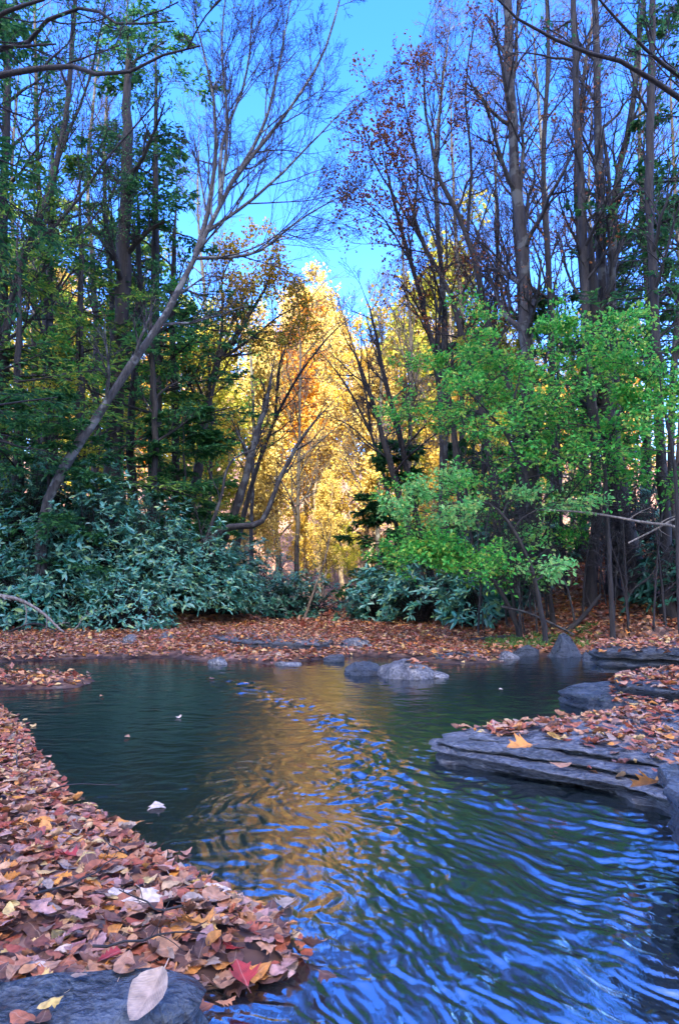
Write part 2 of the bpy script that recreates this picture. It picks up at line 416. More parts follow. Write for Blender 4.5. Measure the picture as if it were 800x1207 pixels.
def water_mat():
    m, nt, N, L, out = newmat('stream water')
    p = N.new('ShaderNodeBsdfPrincipled')
    p.inputs['Base Color'].default_value = (.006, .012, .014, 1)
    p.inputs['Roughness'].default_value = .03
    p.inputs['IOR'].default_value = WATER_IOR
    tc = N.new('ShaderNodeTexCoord')
    nz = N.new('ShaderNodeTexNoise'); nz.inputs['Scale'].default_value = 40; nz.inputs['Detail'].default_value = 5
    nz.inputs['Distortion'].default_value = 1.2
    mp = N.new('ShaderNodeMapping'); mp.inputs['Rotation'].default_value = (0, 0, R(28)); mp.inputs['Scale'].default_value = (1.5, .7, 1)
    L.new(tc.outputs['Object'], mp.inputs[0]); L.new(mp.outputs[0], nz.inputs['Vector'])
    b = N.new('ShaderNodeBump'); b.inputs['Strength'].default_value = .10; b.inputs['Distance'].default_value = .012
    L.new(nz.outputs['Fac'], b.inputs['Height']); L.new(b.outputs[0], p.inputs['Normal'])
    L.new(p.outputs[0], out.inputs[0])
    return m
WATER_IOR = 4.4
nr, nc = 900, 860
yy = np.geomspace(.75, 14.5, nr)
ss = np.linspace(-1, 1, nc)
Yw = np.repeat(yy[:, None], nc, 1); Xw = ss[None, :] * (.85 * Yw + .9)
Zw = water_z(Xw, Yw)
mb = MB(); mb.add(np.stack([Xw, Yw, Zw], -1), grid_faces(nr, nc))
tag(mb.build('water', water_mat(), smooth=True), 'rippled shaded stream reflecting gold trees and blue sky', kind='structure')

# ------------------------------------------------------------------ rocks
def resample(pts, n):
    p = np.asarray(pts, float); q = np.vstack([p, p[:1]])
    s = np.concatenate([[0], np.cumsum(np.linalg.norm(np.diff(q, axis=0), axis=1))])
    t = np.linspace(0, s[-1], n, endpoint=False)
    return np.stack([np.interp(t, s, q[:, 0]), np.interp(t, s, q[:, 1])], 1)

def slab(mb, outline, ztop, zbot, seed, n=220, rings=22, rough=.012, tilt=(0, 0), side=12, edge=.03, chip=.03, under=.05):
    o = resample(outline, n); c = o.mean(0)
    # smooth the outline a little, then chip it
    for _ in range(3): o = (np.roll(o, 1, 0) + o * 2 + np.roll(o, -1, 0)) / 4
    per = np.arange(n) / n
    d = o - c; L = np.linalg.norm(d, axis=1, keepdims=True); dn = d / L
    ch = chip * fbm(o[:, 0] * 7, o[:, 1] * 7, 3, seed)[:, None]
    o = o + dn * ch
    rows = []
    for s in np.linspace(.02, 1, rings) ** .8:
        P = c + (o - c) * s
        z = ztop + tilt[0] * (P[:, 0] - c[0]) + tilt[1] * (P[:, 1] - c[1]) + rough * fbm(P[:, 0] * 4, P[:, 1] * 4, 4, seed + 5)
        z = z - edge * sstep(.93, 1.0, s) * .6
        rows.append(np.column_stack([P, z]))
    rim = rows[-1][:, 2]
    rs = np.random.default_rng(int(seed * 10))
    strat = rs.uniform(-1, .4, side) * edge
    for k in range(side):
        t = (k + 1) / side
        z = rim + (zbot - rim) * t
        # broken, slightly undercut beds: blocky steps along the face, a recess below
        blk = np.floor(vnoise(o[:, 0] * 3.5 + k * 3.3, o[:, 1] * 3.5, seed + k) * 4) / 4
        w = strat[k] + edge * (.5 * blk + .35 * fbm(o[:, 0] * 22 + k * 5.7, o[:, 1] * 22, 3, seed + k)) - under * sstep(.05, .5, t)
        P = o + dn * w[:, None]
        rows.append(np.column_stack([P, z + .003 * fbm(o[:, 0] * 9, o[:, 1] * 9, 2, seed + k)]))
    V = np.stack(rows)          # (rows, n, 3)
    nr = len(rows)
    i = np.arange((nr - 1) * n); r, k = i // n, i % n
    k2 = (k + 1) % n
    f = np.stack([r * n + k, (r + 1) * n + k, (r + 1) * n + k2, r * n + k2], 1)
    mb.add(V, f)
    cap = np.arange(n)[None, :]
    mb.f.append(cap + mb.n - V.shape[0] * n)

def boulder(mb, c, size, seed, sub=5, angular=.35):
    import bmesh
    bm = bmesh.new(); bmesh.ops.create_icosphere(bm, subdivisions=sub, radius=1)
    v = np.array([q.co[:] for q in bm.verts]); f = np.array([[q.index for q in t.verts] for t in bm.faces]); bm.free()
    rs = np.random.default_rng(seed)
    # cut by random planes for a broken, angular look
    for _ in range(11):
        nrm = rs.normal(size=3); nrm /= np.linalg.norm(nrm); h = rs.uniform(.62, .95)
        d = v @ nrm - h
        v = v - np.where(d > 0, d, 0)[:, None] * nrm * (angular + .5)
    if angular >= .6: v[:, 0] = v[:, 0] * (1 - .55 * np.clip(v[:, 2], -.2, 1)) + .22 * np.clip(v[:, 2], 0, 1)
    nse = fbm(v[:, 0] * 2.2 + v[:, 2], v[:, 1] * 2.2 - v[:, 2], 4, seed * .7)
    n2 = fbm(v[:, 0] * 7 + v[:, 2] * 3, v[:, 1] * 7 - v[:, 2] * 5, 4, seed * .3)
    v = v * (1 + .09 * nse + .02 * n2)[:, None]
    mb.add(v * np.asarray(size) + np.asarray(c), f)

def rock(name, label, cat, mat, fn, loc, group=None, smooth=True):
    mb = MB(); fn(mb)
    for v in mb.v: v -= np.asarray(loc)
    o = mb.build(name, mat, smooth=smooth); o.location = loc
    return tag(o, label, cat, group)

def bl(px, py, w_px, h_px, depth_ratio, seed, name, label, mat, z=0.0, angular=.35, group=None):
    x, y = G(px, py, z)
    w = w_px * y / F / 2 * 1.18; h = h_px * y / F
    c = (x, y + w * depth_ratio, z - h * .35)
    return rock(name, label, 'rock', mat, lambda mb: boulder(mb, c, (w, w * depth_ratio, h * 1.3), seed, angular=angular), (x, y + w * depth_ratio, z), group)

bl(431, 797, 44, 17, .8, 3, 'boulder', 'small dark pointed boulder in midstream beside a paler flat rock', M['rock_blue'], angular=.5)
bl(484, 801, 66, 20, .8, 8, 'boulder', 'pale grey rounded boulder in midstream, bigger of the pair', M['rock_grey'])
bl(512, 800, 36, 7, .9, 5, 'flat_rock', 'low flat pale rock just clear of the water, right of the midstream boulders', M['rock_grey'])
bl(667, 773, 42, 26, .8, 19, 'boulder', 'blue grey wedge shaped boulder standing at the foot of the right bank', M['rock_blue'], z=.03, angular=.6)
bl(417, 763, 40, 10, .9, 21, 'flat_rock', 'pale grey slab of rock at the back of the leafy gravel bar', M['rock_grey'], z=.08)
bl(541, 779, 50, 9, .7, 23, 'flat_rock', 'low grey rock at the tip of the leafy gravel bar', M['rock_blue'], z=.02)
bl(625, 771, 28, 9, .8, 25, 'stone', 'small dark stone at the water edge left of the wedge shaped boulder', M['rock_blue'], z=.03)
bl(193, 757, 22, 12, .8, 27, 'stone', 'small pale stone in front of the left rhododendrons', M['rock_grey'], z=.1)
bl(338, 785, 30, 5, .8, 29, 'flat_rock', 'low wet pebbly rock at the water edge of the far bar', M['rock_grey'], z=.0)
bl(600, 775, 26, 7, .8, 31, 'stone', 'flat grey stone between the gravel bar tip and right bank', M['rock_grey'], z=.02)

for i, (px, py, wp, hp, lb) in enumerate([(255, 781, 20, 6, 'small wet stone at the far bar edge left of the middle'), (395, 778, 24, 6, 'flat wet stone at the far bar edge left of the midstream boulders'), (556, 776, 22, 8, 'dark stone just behind the gravel bar tip'),
                                            (702, 778, 26, 10, 'dark stone at the pool edge right of the wedge shaped boulder'), (150, 757, 20, 9, 'grey stone under the edge of the left rhododendrons'), (480, 762, 24, 9, 'dark stone at the back of the bar below the right rhododendrons')]):
    bl(px, py, wp, hp, .8, 40 + i, 'stone', lb, M['rock_blue' if i % 2 else 'rock_grey'], z=.03 if i != 4 else .1)
def ledge_far(mb):
    slab(mb, gp((245, 752), (290, 748), (345, 751), (395, 757), (380, 763), (330, 762), (270, 758), z=.12), .17, -.1, 3.3, n=120, rings=10, edge=.04)
rock('rock_ledge', 'long low grey rock ledge along the back of the far leaf bar', 'rock', M['rock_ledge'], ledge_far, (-1.2, 11, .1))
def ledge_main(mb):
    kw = dict(n=460, rings=40, chip=.035, side=10, under=.06, rough=.009)
    back = [(1150, 1000), (1200, 900), (800, 846)]
    beds = [(-.13, -.5, .6, [(700, 952), (750, 966), (815, 984), (900, 1012), (1150, 1050)], (700, 925)),
            (-.075, -.13, 1.1, [(640, 932), (700, 946), (760, 961), (815, 974), (900, 1000), (1150, 1035)], (660, 900)),
            (-.02, -.09, 1.7, [(585, 911), (640, 922), (700, 935), (760, 950), (815, 963), (900, 988), (1150, 1020)], (620, 882)),
            (.035, -.3, 2.7, [(522, 892), (575, 901), (640, 911), (700, 922), (760, 936), (815, 949), (900, 972), (1150, 1000)], (520, 875)),
            (.080, .02, 3.9, [(508, 880), (560, 892), (640, 905), (700, 915), (760, 930), (815, 945), (900, 972), (1150, 990)], (510, 866)),
            (.112, .05, 4.2, [(512, 870), (560, 880), (640, 889), (700, 899), (760, 911), (900, 950), (1150, 960)], (516, 860)),
            (.138, .08, 5.2, [(555, 866), (610, 873), (680, 882), (740, 892), (900, 922), (1150, 930)], (565, 856))]
    for zt, zb, sd, front, nose in beds:
        hi = zt > .1
        bk = [(1150, 855), (900, 826), (760, 834), (650, 847), (570 if zt < .13 else 580, 852)] if hi else back
        slab(mb, gp(*(front + bk + [nose]), z=zt), zt - .006, min(zb, zt - .05), sd, edge=.018, **kw)
rock('rock_ledge', 'broad layered grey rock ledge strewn with leaves, stepping down into the fast water', 'rock', M['rock_ledge'], ledge_main, (1.5, 3.9, 0))

def ledge_second(mb):
    slab(mb, gp((657, 800), (690, 797), (760, 790), (900, 782), (1100, 800), (1000, 835), (800, 826), (720, 816), (668, 808), z=.17), .12, -.3, 6.1, n=200, rings=20, edge=.05)
    slab(mb, gp((718, 790), (800, 782), (1000, 780), (1100, 800), (900, 812), (780, 806), (730, 800), z=.25), .22, 0, 7.7, n=160, rings=16, edge=.04)
rock('rock_ledge', 'blue grey undercut rock shelf with leaves, behind the broad layered ledge', 'rock', M['rock_blue'], ledge_second, (3.4, 6.8, 0))
def ledge_bank(mb):
    slab(mb, gp((690, 757), (760, 752), (900, 750), (1000, 760), (900, 765), (760, 765), (700, 763), z=.36), .36, .12, 8.9, n=140, rings=12, edge=.08)
rock('rock_ledge', 'dark overhanging rock shelf under the leafy right bank', 'rock', M['rock_blue'], ledge_bank, (4.8, 10, .1))
def block(mb):
    slab(mb, gp((768, 905), (830, 897), (900, 920), (880, 960), (800, 950), z=.26), .26, .02, 12.2, n=120, rings=12, edge=.02, chip=.02)
rock('rock_block', 'squared dark rock block on the near end of the layered ledge', 'rock', M['rock_blue'], block, (1.6, 3.4, .1))

# near left: wet slabs under the leaf carpet
def slab_near(mb):
    slab(mb, [np.array(p) for p in ((-1.5, 1.62), (-.75, 1.60), (-.38, 1.66), (-.27, 1.60), (-.33, 1.50), (-.5, 1.40), (-.72, 1.30), (-1.5, 1.05))], .085, -.3, 15.5, n=240, rings=24, rough=.010, edge=.025, tilt=(0, .03))
rock('wet_rock_slab', 'smooth wet blue rock slab under leaves at the near left corner', 'rock', M['rock_wet'], slab_near, (-.8, 1.45, 0))
def slab_mid(mb):
    slab(mb, [np.array(p) for p in ((-2.2, 2.05), (-1.35, 2.12), (-.95, 1.98), (-.98, 1.86), (-1.4, 1.78), (-2.2, 1.75))], .075, -.2, 17.5, n=160, rings=16, rough=.012, edge=.02, tilt=(0, .05))
rock('wet_rock_slab', 'small wet blue stone showing through the leaf carpet at the left edge', 'rock', M['rock_wet'], slab_mid, (-1.5, 1.95, 0))
# ------------------------------------------------------------------ leaves & branches
def leaf_kites(mb, P, D, Nn, L, W):
    """two folded faces per leaf (5 verts)"""
    n = len(P)
    if n == 0: return
    D = D / (np.linalg.norm(D, axis=1, keepdims=True) + 1e-9)
    S = np.cross(D, Nn); S /= (np.linalg.norm(S, axis=1, keepdims=True) + 1e-9)
    U = np.cross(S, D)
    L = np.broadcast_to(np.asarray(L, float), (n,))[:, None]; W = np.broadcast_to(np.asarray(W, float), (n,))[:, None]
    base = P; tip = P + D * L - U * L * .12
    mid = P + D * L * .5
    l = mid + S * W * .5 + U * W * .18; r = mid - S * W * .5 + U * W * .18
    V = np.stack([base, l, tip, r], 1)
    k = np.arange(n)[:, None] * 4
    f = np.concatenate([k + np.array([[0, 1, 2]]), k + np.array([[0, 2, 3]])])
    mb.add(V, f)

def leaf_long(mb, P, D, Nn, L, W, droop=.25):
    n = len(P)
    if n == 0: return
    D = D / (np.linalg.norm(D, axis=1, keepdims=True) + 1e-9)
    S = np.cross(D, Nn); S /= (np.linalg.norm(S, axis=1, keepdims=True) + 1e-9)
    U = np.cross(S, D)
    L = np.broadcast_to(np.asarray(L, float), (n,))[:, None]; W = np.broadcast_to(np.asarray(W, float), (n,))[:, None]
    z = np.array([0, 0, 1.])
    def at(t, side):
        w = {0: 0, .33: .5, .68: .46, 1: 0}[t]
        return P + D * L * t - z * L * droop * t * t + S * W * w * side + U * W * .16 * abs(side)
    V = np.stack([at(0, 0), at(.33, 0), at(.68, 0), at(1, 0), at(.33, 1), at(.68, 1), at(.33, -1), at(.68, -1)], 1)
    k = np.arange(n)[:, None] * 8
    tri = np.concatenate([k + np.array([[0, 1, 4]]), k + np.array([[2, 3, 5]]), k + np.array([[0, 6, 1]]), k + np.array([[2, 7, 3]])])
    quad = np.concatenate([k + np.array([[1, 2, 5, 4]]), k + np.array([[1, 6, 7, 2]])])
    mb.v.append(V.reshape(-1, 3)); mb.f.append(tri + mb.n); mb.f.append(quad + mb.n); mb.n += n * 8

def tubes(mb, P, Rd, sides, twist=0.0):
    """P (N,K,3), Rd (N,K)"""
    if len(P) == 0: return
    N, K, _ = P.shape
    t = np.gradient(P, axis=1); t /= (np.linalg.norm(t, axis=2, keepdims=True) + 1e-9)
    avg = t.mean(1)
    ax = np.argmin(np.abs(avg), axis=1)
    ref = np.eye(3)[ax][:, None, :]
    u = np.cross(t, ref); u /= (np.linalg.norm(u, axis=2, keepdims=True) + 1e-9)
    v = np.cross(t, u)
    a = np.arange(sides) * 2 * PI / sides
    V = P[:, :, None, :] + Rd[:, :, None, None] * (np.cos(a)[None, None, :, None] * u[:, :, None, :] + np.sin(a)[None, None, :, None] * v[:, :, None, :])
    n_i, k_i, s_i = np.meshgrid(np.arange(N), np.arange(K - 1), np.arange(sides), indexing='ij')
    s2 = (s_i + 1) % sides
    b = n_i * K * sides
    f = np.stack([b + k_i * sides + s_i, b + k_i * sides + s2, b + (k_i + 1) * sides + s2, b + (k_i + 1) * sides + s_i], -1).reshape(-1, 4)
    mb.add(V, f)

def spline(pts, n):
    p = np.asarray(pts, float)
    if len(p) == 2:
        t = np.linspace(0, 1, n)[:, None]; return p[0] * (1 - t) + p[1] * t
    q = np.vstack([2 * p[0] - p[1], p, 2 * p[-1] - p[-2]])
    s = np.concatenate([[0], np.cumsum(np.linalg.norm(np.diff(p, axis=0), axis=1))])
    out = []
    for d in np.linspace(0, s[-1], n):
        i = min(np.searchsorted(s, d, 'right') - 1, len(p) - 2); t = (d - s[i]) / (s[i + 1] - s[i] + 1e-9)
        a, b, c, e = q[i], q[i + 1], q[i + 2], q[i + 3]
        out.append(.5 * (2 * b + (c - a) * t + (2 * a - 5 * b + 4 * c - e) * t * t + (3 * b - a - 3 * c + e) * t ** 3))
    return np.array(out)

def sprout(P, Rd, n, rs, t0=.2, t1=1., ang=45, ratio=.5, absL=None, K=5, wig=.12, up=.05, flat=0., taper=.6, rr=.55, rmin=.003, bias=None):
    """children on every parent polyline"""
    N, Kp, _ = P.shape
    if N == 0: return np.zeros((0, K, 3)), np.zeros((0, K))
    M_ = N * n
    pi = np.repeat(np.arange(N), n)
    t = (np.tile((np.arange(n) + .5) / n, N) + rs.uniform(-.5, .5, M_) / n)
    t = np.clip(t0 + (t1 - t0) * t, 0, .999)
    fi = t * (Kp - 1); i0 = np.minimum(fi.astype(int), Kp - 2); w = (fi - i0)[:, None]
    p0 = P[pi, i0] * (1 - w) + P[pi, i0 + 1] * w
    r0 = Rd[pi, i0] * (1 - w[:, 0]) + Rd[pi, i0 + 1] * w[:, 0]
    tan = P[pi, i0 + 1] - P[pi, i0]; tan /= (np.linalg.norm(tan, axis=1, keepdims=True) + 1e-9)
    plen = np.linalg.norm(np.diff(P, axis=1), axis=2).sum(1)[pi]
    rv = rs.normal(size=(M_, 3)); rv[:, 2] *= (1 - flat)
    if bias is not None: rv += np.asarray(bias)
    rv -= tan * (rv * tan).sum(1, keepdims=True); rv /= (np.linalg.norm(rv, axis=1, keepdims=True) + 1e-9)
    a = np.radians(ang + rs.normal(size=M_) * ang * .25)[:, None]
    d = tan * np.cos(a) + rv * np.sin(a)
    L = (plen * ratio if absL is None else absL) * (1.15 - .6 * (t - t0) / max(1e-6, t1 - t0)) * rs.uniform(.6, 1.2, M_)
    C = np.zeros((M_, K, 3)); C[:, 0] = p0
    for k in range(1, K):
        d = d + rs.normal(size=(M_, 3)) * wig + np.array([0, 0, up])
        if flat: d[:, 2] *= (1 - flat * .5)
        d /= np.linalg.norm(d, axis=1, keepdims=True)
        C[:, k] = C[:, k - 1] + d * (L / (K - 1))[:, None]
    rb = np.maximum(r0 * rr, rmin)
    RR = np.maximum(rb[:, None] * (1 - taper * np.linspace(0, 1, K))[None, :], rmin * .8)
    return C, RR

def leaf_points(P, n, rs, t0=.2):
    N, K, _ = P.shape
    t = rs.uniform(t0, .999, (N, n)) * (K - 1); i0 = t.astype(int); w = (t - i0)[..., None]
    a = P[np.arange(N)[:, None], i0]; b = P[np.arange(N)[:, None], i0 + 1]
    return (a * (1 - w) + b * w).reshape(-1, 3), (b - a).reshape(-1, 3)

def scatter_leaves(mb, P, n, rs, L=.08, W=.05, spread=.05, up=.6, t0=.2, long=False):
    p, d = leaf_points(P, n, rs, t0)
    m = len(p)
    d = d / (np.linalg.norm(d, axis=1, keepdims=True) + 1e-9) + rs.normal(size=(m, 3)) * .8
    nn = rs.normal(size=(m, 3)) * (1 - up) + np.array([0, 0, up])
    ls = L * rs.uniform(.6, 1.25, m)
    leaf_kites(mb, p + rs.normal(size=(m, 3)) * spread, d, nn, ls, ls * W / L)

def base_pt(px, Y):
    x = T(px, 690, Y)[0]
    return np.array([x, Y, float(H(x, Y)) - .12])

def jag(p, rs, amt):
    q = p.copy(); q[1:-1] += rs.normal(size=(len(p) - 2, 3)) * amt * np.array([1, 1, .3]); return q

def make_tree(name, label, path, Y, r0, r1, bark, twig=None, stems=(), seed=1, lv=((10, .35, 40, 2.2), (6, 40, .5), (5, 40, .5)),
              leaves=None, group=None, cat='tree', dY=0.0, base=True, up=.06, flat=0., n=26, flare=1.5, wig=.13, tip=True):
    """path: pixels at depth Y (leaning by dY over its length); stems: (pixel path, r0, r1) forking off"""
    rs = np.random.default_rng(seed)
    pts = [T(px, py, Y + dY * i / max(1, len(path) - 1)) for i, (px, py) in enumerate(path)]
    if base:
        b = base_pt(path[0][0], Y)
        if b[2] < pts[0][2] - .05: pts = [b] + pts
        else: pts[0] = b
    root = np.array(pts[0]); root[2] += .12 if base else 0
    o = empty(name, root, label, cat, group)
    main = jag(spline(pts, n), rs, r0 * .09)
    tt = np.linspace(0, 1, n)
    rad = r0 + (r1 - r0) * tt ** .85
    if tip and path[-1][1] > -40: rad *= np.clip((1.0 - tt) / .22, .05, 1)
    rad[0] *= flare; rad[1] *= 1 + (flare - 1) * .25
    rad = rad * (1 + .05 * rs.normal(size=n))
    tr, tw, lf = MB(), MB(), MB()
    tubes(tr, main[None], rad[None], 12)
    if r0 > .06:      # burls, ridges and hollows of the bark
        q = tr.v[0]; q += (q - np.repeat(main, 12, 0)) * (.13 * fbm(q[:, 0] * 9 + q[:, 1] * 5, q[:, 2] * 2.2 + q[:, 1] * 9, 3, seed * .37))[:, None]
    sources = [(main, rad)]
    for s in stems:
        sp, a, b = s[:3]
        yo = s[3] if len(s) > 3 else (Y + dY * .6)
        q = [T(px, py, yo + .25 * i * (1 if seed % 2 else -1) * .5) for i, (px, py) in enumerate(sp)]
        # start on the nearest trunk point so that the fork is attached
        allp = np.concatenate([x[0] for x in sources])
        q[0] = allp[np.argmin(((allp - q[0]) ** 2).sum(1))]
        sl = jag(spline(q, 12), rs, a * .15)
        sr = a + (b - a) * np.linspace(0, 1, 12)
        tubes(tr, sl[None], sr[None], 8)
        sources.append((sl, sr))
    twp = []
    for (pl, rd) in sources:
        n1, t0, a1, L1 = lv[0]
        if pl is not main: n1 = max(3, int(n1 * .8)); t0 = .12
        P1, R1 = sprout(pl[None], rd[None], n1, rs, t0=t0, ang=a1, absL=L1, K=7, wig=wig, up=up, flat=flat, rr=.5, rmin=.008, taper=.75)
        tubes(tr, P1, R1, 5)
        PP, RR = P1, R1
        for li, (nn, aa, ra) in enumerate(lv[1:]):
            PP, RR = sprout(PP, RR, nn, rs, t0=.2, ang=aa, ratio=ra, K=5 if li == 0 else 4, wig=wig, up=up * .7, flat=flat, rr=.6, rmin=.0045 if li == 0 else .003)
            tubes(tw, PP, RR, 4 if li == 0 else 3)
            twp.append(PP)
    if leaves:
        for k in leaves.get('levels', (-1,)):
            if abs(k) <= len(twp): pass
            scatter_leaves(lf, np.concatenate([q for i, q in enumerate(twp) if i % (len(lv) - 1) == (k % (len(lv) - 1))]), leaves['n'], rs,
                           L=leaves['L'], W=leaves['W'], spread=leaves.get('spread', .05), up=leaves.get('up', .4))
        keep = leaves.get('keep', 1.0)
    for mbx, nm, mt in ((tr, 'trunk', M[bark]), (tw, 'branches', M[twig or 'twig_dark']), (lf, 'foliage', M[leaves['mat']] if leaves else None)):
        if mbx.empty(): continue
        for v in mbx.v: v -= root
        mbx.build(nm, mt, o, smooth=(nm == 'trunk'))
    return o

def make_hemlock(name, label, px, Y, py_top, r0, seed, mat='hemlock', crown0=.2, W=2.2, group=None, n1=46, dens=1.0, lean=0.0, bark='bark_dark'):
    rs = np.random.default_rng(seed)
    b = base_pt(px, Y)
    top = T(px + lean, py_top, Y)
    n = 14
    main = jag(spline([b, b * .5 + top * .5 + rs.normal(size=3) * .05, top], n), rs, .02)
    rad = r0 * (1 - .93 * np.linspace(0, 1, n)); rad[0] *= 1.35
    root = b + np.array([0, 0, .12])
    o = empty(name, root, label, 'tree', group)
    tr, tw, lf = MB(), MB(), MB()
    tubes(tr, main[None], rad[None], 9)
    P1, R1 = sprout(main[None], rad[None], n1, rs, t0=crown0, t1=.98, ang=82, absL=W, K=7, wig=.07, up=-.035, flat=.3, rr=.3, rmin=.006, taper=.8)
    tubes(tr, P1, R1, 4)
    P2, R2 = sprout(P1, R1, 9, rs, t0=.15, ang=48, ratio=.42, K=4, wig=.06, up=-.05, flat=.75, rr=.5, rmin=.003)
    tubes(tw, P2, R2, 3)
    P3, R3 = sprout(P2, R2, 5, rs, t0=.15, ang=48, ratio=.45, K=3, wig=.05, up=-.07, flat=.75, rr=.5, rmin=.002)
    for P, k in ((P2, int(7 * dens)), (P3, int(5 * dens))):
        p, d = leaf_points(P, k, rs, .1)
        m = len(p)
        d = d / (np.linalg.norm(d, axis=1, keepdims=True) + 1e-9) + rs.normal(size=(m, 3)) * np.array([.55, .55, .2])
        nn = rs.normal(size=(m, 3)) * .3 + np.array([0, 0, 1.])
        ls = .15 * rs.uniform(.6, 1.3, m) * np.clip(Y / 15, .75, 1.4)
        leaf_kites(lf, p, d, nn, ls, ls * .36)
    for mbx, nm, mt in ((tr, 'trunk', M[bark]), (tw, 'branches', M['twig_dark']), (lf, 'foliage', M[mat])):
        for v in mbx.v: v -= root
        mbx.build(nm, mt, o, smooth=(nm == 'trunk'))
    return o

def make_rhodo(name, label, x, y, w, h, seed, mat='rhodo', n=330, dpt=None, L=.15, group=None, droop=.14, zb=None):
    """many-stemmed evergreen shrub: whorls of long leaves at the branch ends"""
    rs = np.random.default_rng(seed)
    zb = float(H(x, y)) - .05 if zb is None else zb
    root = np.array([x, y, zb])
    o = empty(name, root, label, 'shrub', group)
    dpt = dpt or w * .8
    tw, lf = MB(), MB()
    # tips: lumpy dome, denser near the surface
    d = rs.normal(size=(n, 3)); d[:, 2] = np.abs(d[:, 2]) * .9 - .12; d /= np.linalg.norm(d, axis=1, keepdims=True)
    lump = 1 + .28 * fbm(d[:, 0] * 2.6 + seed, d[:, 2] * 2.6 + d[:, 1] * 2, 3, seed)
    rr = rs.uniform(.45, 1, n) ** .45 * lump
    tips = d * rr[:, None] * np.array([w / 2, dpt / 2, h]) + np.array([0, 0, .12 * h])
    tips[:, 2] = np.maximum(tips[:, 2], .12)
    # stems
    K = 6
    t = np.linspace(0, 1, K)[None, :, None]
    st = rs.normal(size=(n, 1, 3)) * np.array([w * .07, dpt * .07, 0])
    P = st * (1 - t) + tips[:, None, :] * np.concatenate([t, t, t ** .75], 2)
    P = P + rs.normal(size=P.shape) * .03 * (t * (1 - t) * 4)
    sub = rs.random(n) < .45
    Rd = np.broadcast_to(.014 * (1 - .75 * np.linspace(0, 1, K)), (n, K))
    tubes(tw, P[sub], Rd[sub], 4)
    # whorls
    k = 8
    ax = d * np.array([.7, .7, .5]) + np.array([0, 0, .75]) + rs.normal(size=(n, 3)) * .3; ax /= np.linalg.norm(ax, axis=1, keepdims=True)
    u = np.cross(ax, rs.normal(size=(n, 3))); u /= np.linalg.norm(u, axis=1, keepdims=True); v = np.cross(ax, u)
    a = np.arange(k) * 2 * PI / k
    A = a[None, :] + rs.normal(size=(n, k)) * .25
    el = rs.uniform(-.15, .65, (n, k))
    D = (np.cos(A) * np.cos(el))[..., None] * u[:, None] + (np.sin(A) * np.cos(el))[..., None] * v[:, None] + np.sin(el)[..., None] * ax[:, None]
    Pp = np.repeat(tips[:, None], k, 1)
    Ls = L * rs.uniform(.65, 1.2, (n, k))
    kp = (rs.random((n, k)) < rs.uniform(.5, 1, n)[:, None]).ravel()
    Ls = (Ls * rs.uniform(.75, 1.2, n)[:, None]).ravel()[kp]
    off = rs.normal(size=(n * k, 3)) * .018
    leaf_long(lf, (Pp.reshape(-1, 3) + off)[kp], D.reshape(-1, 3)[kp], (np.repeat(ax[:, None], k, 1).reshape(-1, 3) + rs.normal(size=(n * k, 3)) * .25)[kp], Ls, Ls * rs.uniform(.24, .36, len(Ls)), droop)
    tw.build('stems', M['bark_dark'], o, smooth=True); lf.build('foliage', M[mat], o)
    return o
# ================================================================== TREES
FINE = ((16, .3, 38, 2.4), (8, 38, .5), (6, 38, .5), (4, 40, .5))
MID = ((12, .35, 42, 2.0), (7, 40, .5), (5, 40, .5))
THIN = ((9, .4, 40, 1.2), (6, 42, .5), (4, 42, .5))

# ---- left bank
make_tree('leaning_tree', 'pale barked bare tree leaning right over the stream, with a great fan of fine branches', [(52, 610), (85, 535), (112, 495), (150, 440), (190, 380), (225, 312), (250, 262), (270, 222), (302, 178), (340, 130), (378, 70), (398, 8), (408, -30)], 12.5, .118, .011, 'bark_pale', 'twig_grey',
          stems=[([(225, 312), (246, 245), (254, 170), (248, 95), (226, 10)], .06, .012), ([(232, 325), (300, 298), (355, 258), (412, 225)], .04, .008),
                 ([(255, 250), (262, 170), (290, 90), (300, -10)], .045, .01), ([(270, 212), (310, 150), (330, 70), (345, -20)], .045, .01), ([(250, 262), (310, 225), (370, 165), (425, 110)], .04, .008),
                 ([(262, 235), (268, 150), (262, 60), (268, -30)], .04, .01)],
          tip=False, seed=11, lv=((15, .3, 34, 1.9), (8, 36, .5), (6, 36, .5), (3, 40, .5)), dY=.8, wig=.10)
make_tree('bare_tree', 'dark forked bare tree at the left edge, slender trunk bending right as it rises', [(-8, 560), (8, 390), (30, 300), (60, 220), (75, 150), (85, 60), (92, -40)], 14, .12, .04, 'bark_dark', 'twig_dark',
          stems=[([(30, 300), (80, 250), (130, 182), (168, 140), (195, 105)], .045, .012), ([(12, 370), (60, 310), (100, 270), (140, 215)], .03, .008), ([(68, 190), (100, 110), (120, 30), (128, -40)], .035, .01)],
          seed=12, lv=((13, .3, 38, 1.5), (8, 38, .5), (6, 38, .5)), leaves=dict(mat='hemlock', n=2, L=.05, W=.03), dY=.3)
make_tree('straight_tree', 'dark straight trunk standing at the very left edge of the view', [(6, 620), (5, 450), (4, 250), (8, 100), (2, -60)], 14.5, .13, .07, 'bark_dark', 'twig_dark', seed=13, lv=MID, leaves=dict(mat='hemlock', n=5, L=.1, W=.05))
